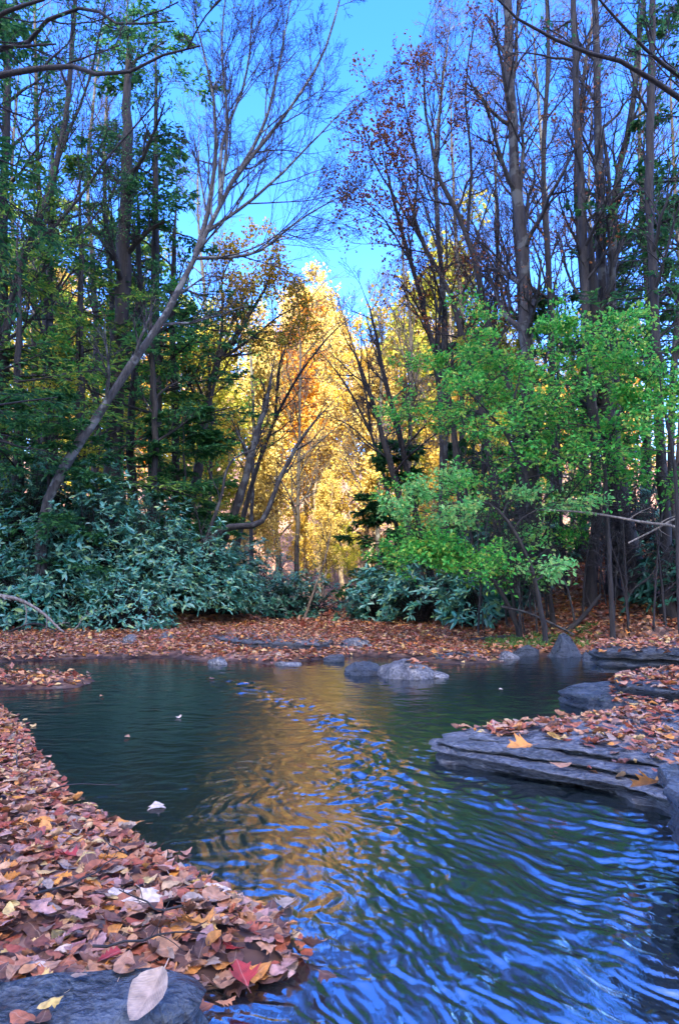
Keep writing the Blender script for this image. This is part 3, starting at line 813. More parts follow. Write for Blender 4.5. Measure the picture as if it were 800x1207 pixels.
make_tree('overhanging_tree', 'tree just outside the left edge whose bare dark limbs reach in across the top', [(-190, 560), (-185, 300), (-170, 100), (-160, -150)], 6.0, .16, .07, 'bark_dark', 'twig_dark',
          stems=[([(-172, 180), (-60, 105), (30, 84), (80, 78), (110, 87), (150, 84), (190, 66), (236, 54)], .045, .007, 6.0), ([(-172, 120), (-60, 60), (10, 14), (45, 2), (70, -20)], .045, .01, 6.0),
                 ([(-172, 140), (-40, 66), (20, 55), (66, 52)], .035, .008, 6.2), ([(-165, 60), (0, 60), (62, 22), (108, 8), (126, 25), (160, 28), (206, 25)], .035, .006, 6.3)],
          seed=14, lv=((6, .3, 38, .8), (5, 40, .5), (4, 40, .5)), dY=.1, leaves=dict(mat='hemlock', n=2, L=.05, W=.025))
make_tree('dark_tree', 'stout dark trunk rising behind the left rhododendrons under the hemlock boughs', [(128, 600), (133, 520), (140, 440), (146, 300), (150, 150), (150, 0)], 16, .24, .1, 'bark_dark', seed=15, lv=MID, leaves=dict(mat='hemlock', n=4, L=.1, W=.05))
make_tree('dark_tree', 'slim dark trunk close beside the stout dark one on the left bank', [(157, 600), (154, 520), (158, 440), (164, 330), (160, 180)], 16.6, .13, .05, 'bark_dark', seed=16, lv=THIN, leaves=dict(mat='hemlock', n=4, L=.1, W=.05))
make_tree('orange_leaved_tree', 'dark tree with thin orange crown curving right above the left bank', [(214, 640), (232, 560), (243, 490), (258, 425), (284, 388), (312, 340), (332, 300)], 19, .17, .05, 'bark_dark',
          stems=[([(262, 420), (300, 396), (330, 372), (350, 362)], .06, .015), ([(252, 440), (262, 380), (262, 330), (280, 290)], .05, .015)],
          seed=17, lv=((13, .45, 45, 1.7), (7, 42, .5), (5, 42, .5)), leaves=dict(mat='amber', n=4, L=.11, W=.08, spread=.12))
make_tree('curved_tree', 'grey curved trunk on the left bank with a low elbow bend', [(236, 690), (262, 640), (286, 575), (300, 520), (316, 465), (326, 410)], 15.5, .13, .05, 'bark_grey', seed=18, lv=THIN, leaves=dict(mat='amber', n=2, L=.09, W=.07))
make_tree('curved_tree', 'dark bent tree arching low over the stream, its tip pointing up to the right', [(225, 680), (244, 642), (268, 622), (300, 619), (314, 606), (332, 560), (355, 518), (378, 488), (407, 458)], 14.2, .10, .02, 'bark_grey', seed=19,
          stems=[([(240, 655), (256, 600), (272, 545), (300, 530)], .05, .015)], lv=((6, .5, 40, .8), (4, 40, .5), (4, 40, .5)))
make_tree('slender_tree', 'pale slender leaning trunk between the left bank and the bright gap', [(357, 735), (372, 690), (384, 655), (392, 610)], 15, .035, .012, 'bark_tan', seed=20, lv=((5, .4, 40, .6), (4, 40, .5), (3, 40, .5)))
for i, (px, Y, top, r, lab) in enumerate([(205, 18, 210, .13, 'straight grey trunk behind the leaning pale tree, half hidden by hemlock sprays'),
                                          (296, 24, 330, .08, 'thin grey trunk rising left of the orange leaved crown'),
                                          (180, 15, 320, .09, 'thin dark trunk crossing behind the leaning pale tree'),
                                          (60, 15, 120, .12, 'dark grey trunk among hemlocks near the left edge'),
                                          (246, 20, 380, .07, 'thin dark trunk next to the orange leaved tree')]):
    make_tree('straight_tree', lab, [(px, 640), (px + 3, 500), (px - 2, 380), (px + 4, top)], Y, r, r * .5, 'bark_grey' if i % 2 else 'bark_dark', seed=30 + i, lv=THIN, leaves=dict(mat='hemlock_lit_tint' if i % 2 else 'hemlock', n=4, L=.11, W=.06))

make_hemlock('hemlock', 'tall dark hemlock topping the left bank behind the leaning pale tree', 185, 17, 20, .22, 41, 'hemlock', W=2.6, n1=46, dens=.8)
make_hemlock('hemlock', 'green hemlock with drooping boughs left of the stout dark trunk', 95, 15, 190, .17, 42, 'hemlock_lit_tint', W=2.3, n1=28, dens=.75)
make_hemlock('hemlock', 'dense hemlock close to the left edge of the view', 22, 13.5, 260, .16, 43, 'hemlock_lit_tint', W=2.3, n1=28, dens=.75)
make_hemlock('hemlock', 'shaggy green hemlock standing right of the slim dark trunks', 182, 18.5, 330, .17, 44, 'hemlock_lit_tint', W=2.0, n1=26, dens=.7)
make_hemlock('hemlock', 'sunny green hemlock in a gap behind the left bank trunks', 140, 23, 250, .2, 45, 'hemlock_lit_tint', W=2.8, n1=34, dens=.8)
make_hemlock('hemlock', 'bright edged hemlock far back at the left edge', 40, 22, 220, .2, 46, 'hemlock_lit_tint', W=2.8, n1=34, dens=.8)
make_hemlock('hemlock', 'low young hemlock above the left rhododendrons', 60, 12.8, 455, .06, 47, 'hemlock', crown0=.1, W=1.5, n1=44)
make_hemlock('hemlock', 'little hemlock by the foot of the curved grey trunks', 215, 15.5, 480, .07, 49, 'hemlock', crown0=.1, W=1.4, n1=40)
make_hemlock('hemlock', 'near hemlock outside the left edge, its dark boughs hanging into the top left corner', -75, 8, -260, .16, 57, 'hemlock', W=1.6, n1=40, dens=.8, crown0=.45)
for i, (px, Y, top) in enumerate([(-70, 14, 60), (-130, 10, 80)]):
    make_hemlock('hemlock', ['tall hemlock outside the left edge whose dark boughs show at the border', 'near hemlock beyond the left edge with boughs drooping into view'][i], px, Y, top, .2, 50 + i, 'hemlock', W=2.4, n1=38, dens=.7, crown0=.3)

# ---- right bank
make_tree('tall_tree', 'tall bare tree with the thickest grey trunk on the right bank', [(627, 640), (622, 480), (620, 380), (617, 300), (609, 230), (604, 150), (599, 80), (598, -60)], 13, .165, .08, 'bark_grey', 'twig_dark', seed=61, lv=((16, .35, 42, 2.2), (8, 40, .5), (6, 40, .5)), leaves=dict(mat='russet', n=1, L=.07, W=.05))
make_tree('tall_tree', 'dark tall trunk leaning left at the front of the right bank clump', [(694, 715), (702, 600), (697, 480), (691, 400), (688, 300), (683, 200), (678, 100), (675, -60)], 11.6, .095, .05, 'bark_dark', 'twig_dark', seed=62, lv=((12, .4, 40, 1.7), (7, 40, .5), (5, 40, .5)), leaves=dict(mat='russet', n=1, L=.06, W=.05))
make_tree('tall_tree', 'tall straight grey trunk in the middle of the right bank clump', [(722, 690), (716, 560), (712, 400), (706, 250), (703, 100), (701, -60)], 12.1, .12, .055, 'bark_grey', 'twig_dark', seed=63, lv=((12, .4, 40, 1.7), (7, 40, .5), (5, 40, .5)))
make_tree('tall_tree', 'forked trunk at the back of the right bank clump bending right near the top', [(738, 690), (726, 560), (722, 400), (720, 290), (728, 210), (745, 120), (757, 0), (762, -60)], 12.6, .125, .04, 'bark_grey', 'twig_dark', seed=64, stems=[([(721, 300), (716, 200), (706, 140), (704, 60)], .05, .02)], lv=((12, .4, 40, 1.8), (7, 40, .5), (5, 40, .5)))
make_tree('dark_tree', 'very thick dark leaning trunk low in the right bank clump', [(752, 690), (732, 600), (718, 500), (706, 410), (698, 340), (690, 240)], 11.9, .2, .09, 'bark_dark', 'twig_dark', seed=65, lv=THIN)
make_tree('leaning_tree', 'slim dark tree leaning left with sparse russet leaves at its top', [(585, 600), (565, 470), (545, 400), (528, 340), (500, 290), (478, 225), (455, 160)], 14.5, .10, .03, 'bark_dark', 'twig_dark', seed=66, dY=1,
          stems=[([(500, 290), (470, 240), (440, 190), (425, 140)], .03, .01), ([(490, 262), (492, 200), (480, 140), (470, 90)], .03, .01)], lv=((13, .4, 40, 1.6), (7, 40, .5), (5, 40, .5)), leaves=dict(mat='russet', n=2, L=.085, W=.06, spread=.08))
make_tree('leaning_tree', 'slim leaning tree with russet leaved crown behind the tallest leaners', [(545, 620), (530, 480), (508, 400), (490, 330), (470, 260), (455, 200), (440, 120)], 15.5, .10, .03, 'bark_dark', 'twig_dark', seed=67, dY=1,
          stems=[([(480, 300), (455, 262), (432, 238), (418, 215)], .03, .01)], lv=((13, .4, 40, 1.7), (7, 40, .5), (5, 40, .5)), leaves=dict(mat='russet', n=2, L=.09, W=.06, spread=.08))
make_tree('leaning_tree', 'leaning dark trunk passing close left of the thickest grey trunk', [(618, 620), (600, 460), (577, 390), (560, 310), (540, 255), (515, 200), (500, 120), (498, 40)], 14, .11, .03, 'bark_dark', 'twig_dark', seed=68, dY=.6,
          stems=[([(548, 270), (555, 190), (548, 110), (560, 20)], .04, .012)], lv=((14, .4, 40, 1.7), (7, 40, .5), (6, 40, .5)), leaves=dict(mat='russet', n=1, L=.07, W=.05))
make_tree('leaning_tree', 'bare trunk leaning left over the stream in front of the golden gap', [(496, 690), (474, 600), (458, 540), (441, 480), (424, 432), (408, 400), (392, 370)], 17, .12, .03, 'bark_dark', 'twig_dark', seed=69, dY=.5, lv=((11, .4, 40, 1.5), (7, 40, .5), (5, 40, .5)),
          stems=[([(458, 540), (432, 520), (410, 500), (385, 490)], .03, .008)])
make_tree('leaning_tree', 'second bare trunk leaning left beside the one in front of the golden gap', [(510, 690), (488, 600), (470, 510), (452, 440), (440, 380), (420, 320)], 18, .12, .03, 'bark_dark', 'twig_dark', seed=70, dY=.5, lv=((12, .4, 40, 1.8), (7, 40, .5), (6, 40, .5)))
make_tree('straight_tree', 'thin upright trunk between the leaners and the green saplings', [(528, 660), (520, 520), (516, 420), (520, 320), (514, 230)], 17, .09, .03, 'bark_grey', 'twig_grey', seed=71, lv=MID)
make_tree('straight_tree', 'thin dark trunk rising just right of the thickest grey trunk', [(660, 660), (652, 500), (648, 350), (640, 200), (646, 60), (640, -50)], 15, .09, .04, 'bark_dark', 'twig_dark', seed=72, lv=((14, .35, 40, 1.8), (7, 40, .5), (6, 40, .5)), leaves=dict(mat='russet', n=1, L=.07, W=.05))
make_tree('straight_tree', 'dark upright trunk near the right edge of the view', [(786, 690), (780, 560), (774, 440), (770, 340), (764, 240), (766, 120), (770, -50)], 11, .1, .05, 'bark_dark', 'twig_dark', seed=73, lv=((12, .35, 40, 1.5), (7, 40, .5), (5, 40, .5)), leaves=dict(mat='hemlock', n=2, L=.07, W=.04))
make_tree('straight_tree', 'thin leaning trunk cut by the right edge of the view', [(800, 700), (790, 540), (796, 400), (808, 280), (815, 100), (812, -50)], 12, .07, .04, 'bark_grey', 'twig_dark', seed=74, lv=((12, .35, 40, 1.5), (7, 40, .5), (5, 40, .5)))
make_tree('straight_tree', 'slender bare tree behind the green saplings', [(575, 660), (570, 500), (582, 380), (586, 250), (576, 120)], 18, .09, .03, 'bark_grey', 'twig_grey', seed=75, lv=FINE)
make_tree('overhanging_tree', 'tree outside the right edge with bare dark limbs crossing the top corner', [(1010, 560), (1000, 300), (985, 100), (980, -120)], 6.0, .15, .07, 'bark_dark', 'twig_dark',
          stems=[([(990, 210), (880, 150), (800, 116), (740, 76), (700, 64), (650, 45), (600, 15), (575, -12)], .04, .008, 6.0), ([(990, 180), (870, 125), (800, 90), (768, 66), (738, 35), (712, 8), (690, -20)], .035, .008, 6.1)],
          seed=76, lv=((7, .3, 38, .7), (5, 40, .5), (4, 40, .5)), dY=.1, leaves=dict(mat='hemlock', n=1, L=.05, W=.025))
make_hemlock('hemlock', 'dark hemlock with broad boughs at the upper right edge', 815, 12, -60, .18, 81, 'hemlock', W=2.0, n1=46, crown0=.35)
make_hemlock('hemlock', 'thin dark hemlock among the trunks left of the right bank clump', 655, 17, 330, .11, 82, 'hemlock', W=1.7, n1=36, crown0=.2)
make_hemlock('hemlock', 'small dark hemlock near the foot of the leaning trunks on the right', 470, 19, 520, .08, 83, 'hemlock', W=1.4, n1=36, crown0=.1)
make_hemlock('hemlock', 'slim dark hemlock at mid height behind the green saplings', 560, 20, 400, .1, 84, 'hemlock', W=1.6, n1=34, crown0=.15)
make_hemlock('hemlock', 'dusky hemlock near the right edge behind the straight trunks', 762, 16, 230, .12, 85, 'hemlock', W=1.7, n1=36, crown0=.25)

make_tree('arching_tree', 'slender dark tree arching right across the bright gap from the left bank', [(268, 700), (292, 590), (322, 500), (362, 428), (405, 380), (446, 352)], 21, .10, .015, 'bark_dark', 'twig_dark', seed=77, stems=[([(322, 500), (330, 430), (352, 372), (384, 330)], .05, .012)], lv=((13, .35, 42, 1.7), (7, 42, .5), (5, 42, .5)))
make_tree('arching_tree', 'slender dark tree arching left across the bright gap from the right bank', [(486, 700), (462, 600), (440, 520), (408, 455), (372, 410), (338, 388)], 22, .09, .015, 'bark_dark', 'twig_dark', seed=78, stems=[([(440, 520), (428, 450), (410, 390), (396, 345)], .045, .012)], lv=((13, .35, 42, 1.7), (7, 42, .5), (5, 42, .5)))
# green saplings: near-flat sprays of fresh leaves
def sapling(label, path, Y, seed, mat='green', n1=14, L1=1.4, leaf=.072, stems=(), dY=0., n=8, t0=.25):
    return make_tree('green_sapling', label, path, Y, .045, .012, 'bark_dark', 'twig_dark', stems=stems, seed=seed, lv=((n1, t0, 68, L1), (8, 45, .48), (5, 45, .5)), flat=.6, up=.01, wig=.17,
                     leaves=dict(mat=mat, n=n, L=leaf, W=leaf * .62, spread=.05, up=.55), dY=dY)
sapling('large green sapling leaning left, its bright leaf sprays filling the middle of the right bank', [(650, 720), (630, 600), (600, 520), (560, 470), (520, 440)], 11.2, 91, n1=15, L1=2.0, stems=[([(600, 520), (610, 450), (620, 410), (610, 380)], .025, .008)])
sapling('green sapling with the highest bright leaves, in front of the right bank clump', [(720, 710), (712, 560), (700, 470), (690, 420), (700, 385)], 10.4, 92, n1=13, L1=1.7, t0=.5)
sapling('green sapling at the right edge with leaves hanging among the trunks', [(800, 700), (795, 560), (780, 470), (770, 410)], 9.8, 93, n1=14, L1=1.2, t0=.5, n=8)
sapling('green sapling with pale yellowish sprays drooping toward the water', [(640, 735), (622, 660), (585, 600), (540, 592), (490, 610)], 10.2, 94, 'green_pale', n1=11, L1=1.25, leaf=.075, n=7)
sapling('green sapling low over the water, bright leaves reaching almost to the stream edge', [(610, 740), (585, 690), (545, 645), (505, 640), (475, 660)], 10.9, 95, 'green', n1=14, L1=1.35, t0=.25)
sapling('green sapling in the shade behind the leaning sapling', [(560, 690), (552, 600), (540, 530), (530, 470), (536, 420)], 13.2, 96, 'green', n1=12, L1=1.7)
sapling('green sapling with thin foliage between the thick grey trunk and the clump', [(668, 715), (660, 600), (655, 520), (668, 450)], 12.4, 97, 'green', n1=14, L1=1.2, n=8)
sapling('green sapling of yellowing leaves high against the sky left of the thick trunk', [(590, 640), (600, 500), (580, 430), (560, 400)], 15, 98, 'yellowgreen', n1=12, L1=1.3, n=6, t0=.6)
sapling('thin green sapling under the hemlocks left of the leaning pale tree', [(40, 620), (46, 520), (38, 450), (50, 400)], 14.5, 86, 'yellowgreen', n1=10, L1=1.6, n=3, t0=.4, leaf=.1)
sapling('thin green sapling behind the leaning pale tree', [(190, 620), (180, 480), (196, 400), (185, 340)], 17, 87, 'green', n1=11, L1=1.9, n=4, t0=.4, leaf=.11)
sapling('thin green sapling by the stout dark trunk on the left bank', [(110, 620), (118, 500), (104, 430), (112, 380)], 15.5, 88, 'green', n1=10, L1=1.7, n=4, t0=.4, leaf=.1)
# bare thicket stems along the right bank
k = 0
thick_lab = ['thin bare stem leaning in the tangled thicket under the right bank trunks']
for i in range(30):
    px = rng.uniform(560, 800); Y = rng.uniform(10.5, 12.2); ln = rng.uniform(-42, 26); hh = rng.uniform(.6, 1.25)
    make_tree('bare_sapling', 'thin bare stem in the grey thicket under the right bank trunks', [(px, 745), (px + ln * .3, 745 - 75 * hh), (px + ln * .9, 745 - 140 * hh), (px + ln * 2.0, 745 - 200 * hh)], Y, rng.uniform(.012, .026), .006, 'bark_dark' if i % 2 else 'bark_grey', 'twig_dark', seed=110 + i,
              lv=((8, .2, 48, .8), (6, 48, .5), (4, 48, .5)), group='bare stems in the right bank thicket', cat='sapling', wig=.2)

# ---- rhododendrons
RH = [(-6.2, 13.4, 3.2, 2.9, 'broad teal leaved rhododendron at the left edge, largest of the bank'),
      (-4.7, 13.2, 2.6, 2.35, 'glossy rhododendron with pale teal leaves, second from the left edge'),
      (-3.5, 13.3, 2.3, 1.9, 'glossy rhododendron in the middle of the left bank row'),
      (-2.75, 13.6, 1.9, 1.5, 'low glossy rhododendron right of the middle of the left bank'),
      (-2.25, 14.0, 1.4, 1.15, 'small rhododendron at the right end of the left bank row'),
      (-5.4, 12.3, 2.1, 1.4, 'low rhododendron spilling onto the leaf bar at the far left'),
      (-3.9, 12.4, 1.9, 1.1, 'low rhododendron touching the leaf bar in front of the glossy row')]
for i, (x, y, w, h, lab) in enumerate(RH):
    make_rhodo('rhododendron', lab, x, y, w, h, 200 + i, n=int(380 * w * h / 2 + 160), L=(.115, .14, .125, .13, .12, .145, .11)[i])
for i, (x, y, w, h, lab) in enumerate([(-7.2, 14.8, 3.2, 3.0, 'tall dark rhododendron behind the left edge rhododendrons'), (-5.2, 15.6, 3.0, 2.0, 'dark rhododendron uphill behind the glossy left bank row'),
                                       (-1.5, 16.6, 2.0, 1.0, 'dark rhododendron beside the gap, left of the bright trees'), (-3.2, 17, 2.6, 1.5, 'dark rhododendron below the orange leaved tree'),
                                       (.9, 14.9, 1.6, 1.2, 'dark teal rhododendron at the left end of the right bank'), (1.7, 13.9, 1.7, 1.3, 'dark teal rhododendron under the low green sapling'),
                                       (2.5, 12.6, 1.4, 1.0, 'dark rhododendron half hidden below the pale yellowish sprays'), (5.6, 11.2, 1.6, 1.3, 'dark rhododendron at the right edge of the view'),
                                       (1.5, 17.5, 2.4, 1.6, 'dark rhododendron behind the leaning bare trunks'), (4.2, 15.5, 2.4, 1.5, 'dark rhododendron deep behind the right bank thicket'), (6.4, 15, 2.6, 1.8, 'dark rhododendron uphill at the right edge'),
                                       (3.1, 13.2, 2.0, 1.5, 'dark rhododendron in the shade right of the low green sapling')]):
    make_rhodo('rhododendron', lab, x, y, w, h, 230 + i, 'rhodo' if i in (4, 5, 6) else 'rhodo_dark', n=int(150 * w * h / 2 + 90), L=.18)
make_rhodo('rhododendron', 'green rhododendron in the valley bottom at the foot of the bright gap', -.9, 20, 2.2, 1.1, 250, 'rhodo', n=220, L=.16)
make_rhodo('rhododendron', 'olive green shrub in the valley bottom below the golden trees', -2.6, 22, 3.0, 1.8, 251, 'rhodo', n=280, L=.16)

# ---- the sunlit slope beyond the bend
def proto(name, label, seed, mat, h=13., n=9, L=.2, bark='bark_tan', dens=1.0):
    rs = np.random.default_rng(seed)
    nn = 12
    main = jag(spline([np.zeros(3), np.array([rs.normal() * .4, rs.normal() * .4, h * .5]), np.array([rs.normal() * .6, rs.normal() * .6, h])], nn), rs, .08)
    rad = .17 * (1 - .85 * np.linspace(0, 1, nn))
    tr, tw, lf = MB(), MB(), MB()
    tubes(tr, main[None], rad[None], 7)
    P1, R1 = sprout(main[None], rad[None], 22, rs, t0=.25, ang=48, absL=3.3, K=6, wig=.12, up=.09, rr=.45, rmin=.02)
    tubes(tr, P1, R1, 5)
    P2, R2 = sprout(P1, R1, 8, rs, t0=.2, ang=45, ratio=.45, K=4, wig=.15, up=.03, rr=.55, rmin=.012)
    tubes(tw, P2, R2, 3)
    P3, R3 = sprout(P2, R2, 5, rs, t0=.2, ang=45, ratio=.5, K=3, wig=.15, up=.0, rr=.55, rmin=.008)
    tubes(tw, P3, R3, 3)
    keep = rs.random(len(P3)) < (fbm(P3[:, 0, 0] * .5, P3[:, 0, 2] * .5 + P3[:, 0, 1] * .4, 2, seed) > -.35) * dens
    if n: scatter_leaves(lf, P3[keep], n, rs, L=L, W=L * .75, spread=.16, up=.25)
    o = empty(name, (0, 0, 0), label, 'tree', None)
    for mbx, nm, mt in ((tr, 'trunk', M[bark]), (tw, 'branches', M['twig_grey']), (lf, 'foliage', M[mat])):
        if mbx.empty(): continue
        mbx.build(nm, mt, o, smooth=(nm == 'trunk'))
    return o

PR = [proto('golden_tree', 'x', 301, 'gold'), proto('golden_tree', 'x', 302, 'paleyellow', dens=.75), proto('orange_tree', 'x', 303, 'orange'), proto('yellow_green_tree', 'x', 304, 'yellowgreen'),
      proto('golden_tree', 'x', 305, 'gold', dens=.5), proto('bare_tree', 'x', 306, 'amber', n=3, dens=.5, bark='bark_pale')]
KIND = ['gold leaved tree', 'pale yellow tree', 'orange leaved tree', 'yellow green tree', 'thinly leaved gold tree', 'nearly bare tree']
used = [False] * len(PR)
def place(k, x, y, sc, lab, grp):
    z = float(H(x, y)) - .1
    rz = rng.uniform(0, 6.28)
    if not used[k]:
        o = PR[k]; used[k] = True; o.location = (x, y, z); o.rotation_euler = (0, 0, rz); o.scale = (sc,) * 3; o['label'] = lab; o['group'] = grp
    else:
        o = dup(PR[k], (x, y, z), rz, sc, lab, grp)
    return o
rows = [  # (Y, x list)
    (29, (-5.2, -3.4, 3.4, 6)), (33, (-9, -6, -2.6, .6, 3.4, 6.8, 10.5)), (41, (-15, -11, -7, -3.6, -.4, 2.4, 6, 9.6, 13.8)), (52, (-21, -16, -11, -6.6, -2.4, 1.6, 5.8, 10.4, 15, 20)), (66, (-27, -20, -13.5, -8, -2.6, 3, 8.4, 14, 20, 27)), (84, (-34, -25, -17, -9, -2, 5, 13, 21, 30))]
for ri, (Y, xl) in enumerate(rows):
    for j, x in enumerate(xl):
        xx = x + rng.normal() * .5; y2 = Y + rng.normal() * 1.5
        u = rng.random()
        c = abs(xx) / Y
        if ri == 0: k = [3, 1, 4, 3][j]
        elif xx / Y < -.12: k = [2, 3, 0, 5, 3][int(u * 5)]
        elif xx / Y > .12: k = [0, 4, 3, 5, 2][int(u * 5)]
        else: k = [0, 1, 4, 1, 1, 0, 5][int(u * 7)]
        side = 'behind the left bank hemlocks' if xx / Y < -.1 else ('behind the right bank trees' if xx / Y > .1 else 'in the bright gap')
        dist = ['at the foot of', 'low on', 'low on', 'halfway up', 'high on', 'at the top of'][ri]
        place(k, xx, y2, (.62 if ri == 0 else .8 + .12 * min(ri, 4)) * rng.uniform(.85, 1.12) * (1.12 if c < .12 and ri > 1 else 1), f'{KIND[k]} {dist} the sunlit slope {side}', f'{KIND[k]}s {dist} the sunlit slope {side}')
# low bright growth covering the slope at eye level
for i in range(26):
    Y = rng.uniform(24, 40); x = rng.uniform(-.22, .24) * Y
    k = [3, 1, 0, 3, 4][i % 5]
    sd = 'left part' if x / Y < -.06 else ('right part' if x / Y > .06 else 'middle')
    place(k, x, Y, rng.uniform(.22, .38), f'low young {KIND[k]} in the undergrowth, {sd} of the bright gap', f'young {KIND[k]}s in the undergrowth, {sd} of the gap')
# sunlit trees showing through behind both banks
for k, x, Y, sc, lb in [(3, -8.2, 26, .85, 'yellow green tree catching the sun behind the leaning pale tree'), (0, -11, 27, .9, 'gold tree catching the sun behind the hemlocks at the left'), (3, -5.4, 25, .7, 'yellow green tree catching the sun left of the orange leaved tree'),
                        (3, -12.2, 25, .8, 'yellow green tree catching the sun at the far left edge'), (1, -3.6, 27, .72, 'pale yellow tree catching the sun behind the curved grey trunks'), (4, 4.6, 26, .62, 'thin gold tree catching the sun behind the green saplings'),
                        (0, 8.6, 27, .62, 'gold tree catching the sun behind the right bank clump'), (1, 11.5, 27, .62, 'pale yellow tree catching the sun at the far right edge'), (1, 1.4, 31, .78, 'pale yellow tree just right of the middle of the bright gap'), (1, -1.0, 33, .74, 'pale yellow tree just left of the middle of the bright gap'), (0, .3, 35, .85, 'gold tree in the very middle of the bright gap')]:
    place(k, x, Y, sc, lb, lb[:40].rsplit(' ', 1)[0])
# the orange crowned tree at the left of the gap and the yellow one behind the russet leaners
place(2, -1.6, 36, 1.05, 'bright orange tree standing out left of the bright gap', 'orange tree left of the gap')
place(3, 4.9, 29, 1.18, 'tall yellow green tree behind the russet leaning trees', 'tall yellow green tree')
# fine bare trees filling the sky
BT = []
for i, (px, Y, top, lab) in enumerate([(110, 20, -10, 'bare tree with fine dark twigs behind the left hemlocks'), (20, 24, 20, 'bare twiggy tree at the upper left edge'), (240, 26, 120, 'bare tree with thin twigs behind the fan of the leaning tree'),
                                       (540, 22, 60, 'bare twiggy tree rising behind the russet leaning trees'), (645, 20, -30, 'bare tall twiggy tree behind the thick grey trunk'), (760, 19, -20, 'bare twiggy tree behind the right bank clump'),
                                       (700, 25, 60, 'bare thin tree far behind the right bank clump'), (480, 25, 200, 'bare thin tree at the right side of the sky gap'), (590, 27, 100, 'bare slender tree far behind the thick grey trunk'), (800, 24, 20, 'bare twiggy tree far back at the right edge'),
                                       (445, 30, 330, 'small bare tree right of the golden gap'), (350, 28, 350, 'small bare tree before the golden slope'), (520, 17, -20, 'bare tree of fine twigs between the russet leaners and the thick trunk'), (685, 16, -40, 'bare tree of fine twigs close behind the right bank clump'), (610, 16.5, 20, 'bare tree with a haze of twigs just behind the thick grey trunk'), (50, 17, -40, 'bare tree with a haze of twigs high at the left edge'), (130, 18, 30, 'bare tree of fine twigs behind the stout dark trunk')]):
    make_tree('bare_tree', lab, [(px, 640), (px + 4, 400), (px - 6, (400 + top) / 2), (px + rng.normal() * 12, top)], Y, .12, .03, 'bark_dark' if i % 2 else 'bark_grey', 'twig_dark', seed=400 + i,
              lv=((22, .25, 36, 3.0), (9, 38, .5), (7, 38, .5), (4, 40, .5)), leaves=None)

# ---- fallen wood and weeds
def branch_obj(name, label, path, Y, r0, r1, mat, seed, n1=5, L1=.4, cat='branch', dY=0.):
    rs = np.random.default_rng(seed)
    pts = [T(px, py, Y + dY * i) for i, (px, py) in enumerate(path)]
    root = np.array(pts[0]); mb = MB()
    m = spline(pts, 16); rd = r0 + (r1 - r0) * np.linspace(0, 1, 16)
    tubes(mb, m[None], rd[None], 8)
    if n1:
        P, Rr = sprout(m[None], rd[None], n1, rs, t0=.15, ang=45, absL=L1, K=6, wig=.15, up=.03, rr=.5, rmin=.005); tubes(mb, P, Rr, 5)
        P, Rr = sprout(P, Rr, 3, rs, t0=.3, ang=45, ratio=.5, K=5, wig=.15, rr=.5, rmin=.003); tubes(mb, P, Rr, 4)
    for v in mb.v: v -= root
    o = mb.build(name, M[mat], smooth=True); o.location = root
    return tag(o, label, cat)
branch_obj('fallen_branch', 'bleached fallen branch arching across the right bank thicket', [(640, 601), (690, 604), (728, 610), (760, 616), (800, 622), (860, 650), (900, 690)], 10.2, .012, .03, 'driftwood', 501, 4, .35)
branch_obj('fallen_branch', 'grey root like branch under the far left rhododendrons', [(-20, 700), (20, 706), (50, 722), (75, 745), (95, 752)], 11.2, .04, .012, 'driftwood', 502, 5, .4)
branch_obj('fallen_branch', 'thin curved bleached stick at the water side of the left rhododendrons', [(60, 752), (78, 748), (92, 738), (98, 726)], 11.3, .015, .008, 'driftwood', 503, 3, .25)
branch_obj('fallen_branch', 'dark drooping branch lying over the left leaf bar', [(10, 745), (40, 735), (62, 742), (78, 752)], 11.4, .02, .01, 'bark_dark', 504, 4, .3)
branch_obj('fallen_log', 'dark mossy log lying along the foot of the right bank', [(480, 768), (540, 758), (600, 752), (660, 757)], 10.9, .04, .05, 'bark_dark', 505, 5, .4, 'log')
branch_obj('fallen_log', 'grey log slanting down the leafy slope at the right', [(668, 745), (688, 725), (708, 700)], 10.9, .05, .02, 'bark_dark', 506, 4, .3, 'log')
branch_obj('fallen_branch', 'grey branch hanging down through the right bank thicket', [(590, 715), (620, 722), (650, 735), (676, 748)], 10.6, .02, .015, 'bark_grey', 507, 5, .4)
branch_obj('fallen_branch', 'pale bare branch leaning in the shrubs at the right edge', [(740, 640), (770, 625), (800, 610), (850, 600)], 10.3, .012, .02, 'driftwood', 508, 4, .3)
# weeds at the foot of the right bank
rs = np.random.default_rng(77); mb = MB()
for _ in range(420):
    px = rs.uniform(570, 700); Y = rs.uniform(9.9, 10.9); p = base_pt(px, Y); p[2] += .1
    for q in range(7):
        d = np.array([rs.normal() * .5, rs.normal() * .5, 1.]); leaf_long(mb, p[None] + rs.normal(size=(1, 3)) * .02, d[None], np.array([[0, -1., .3]]), rs.uniform(.08, .2), .014, .5)
tag(mb.build('grass', M['weed']), 'green grass and weeds along the foot of the right bank', kind='stuff')
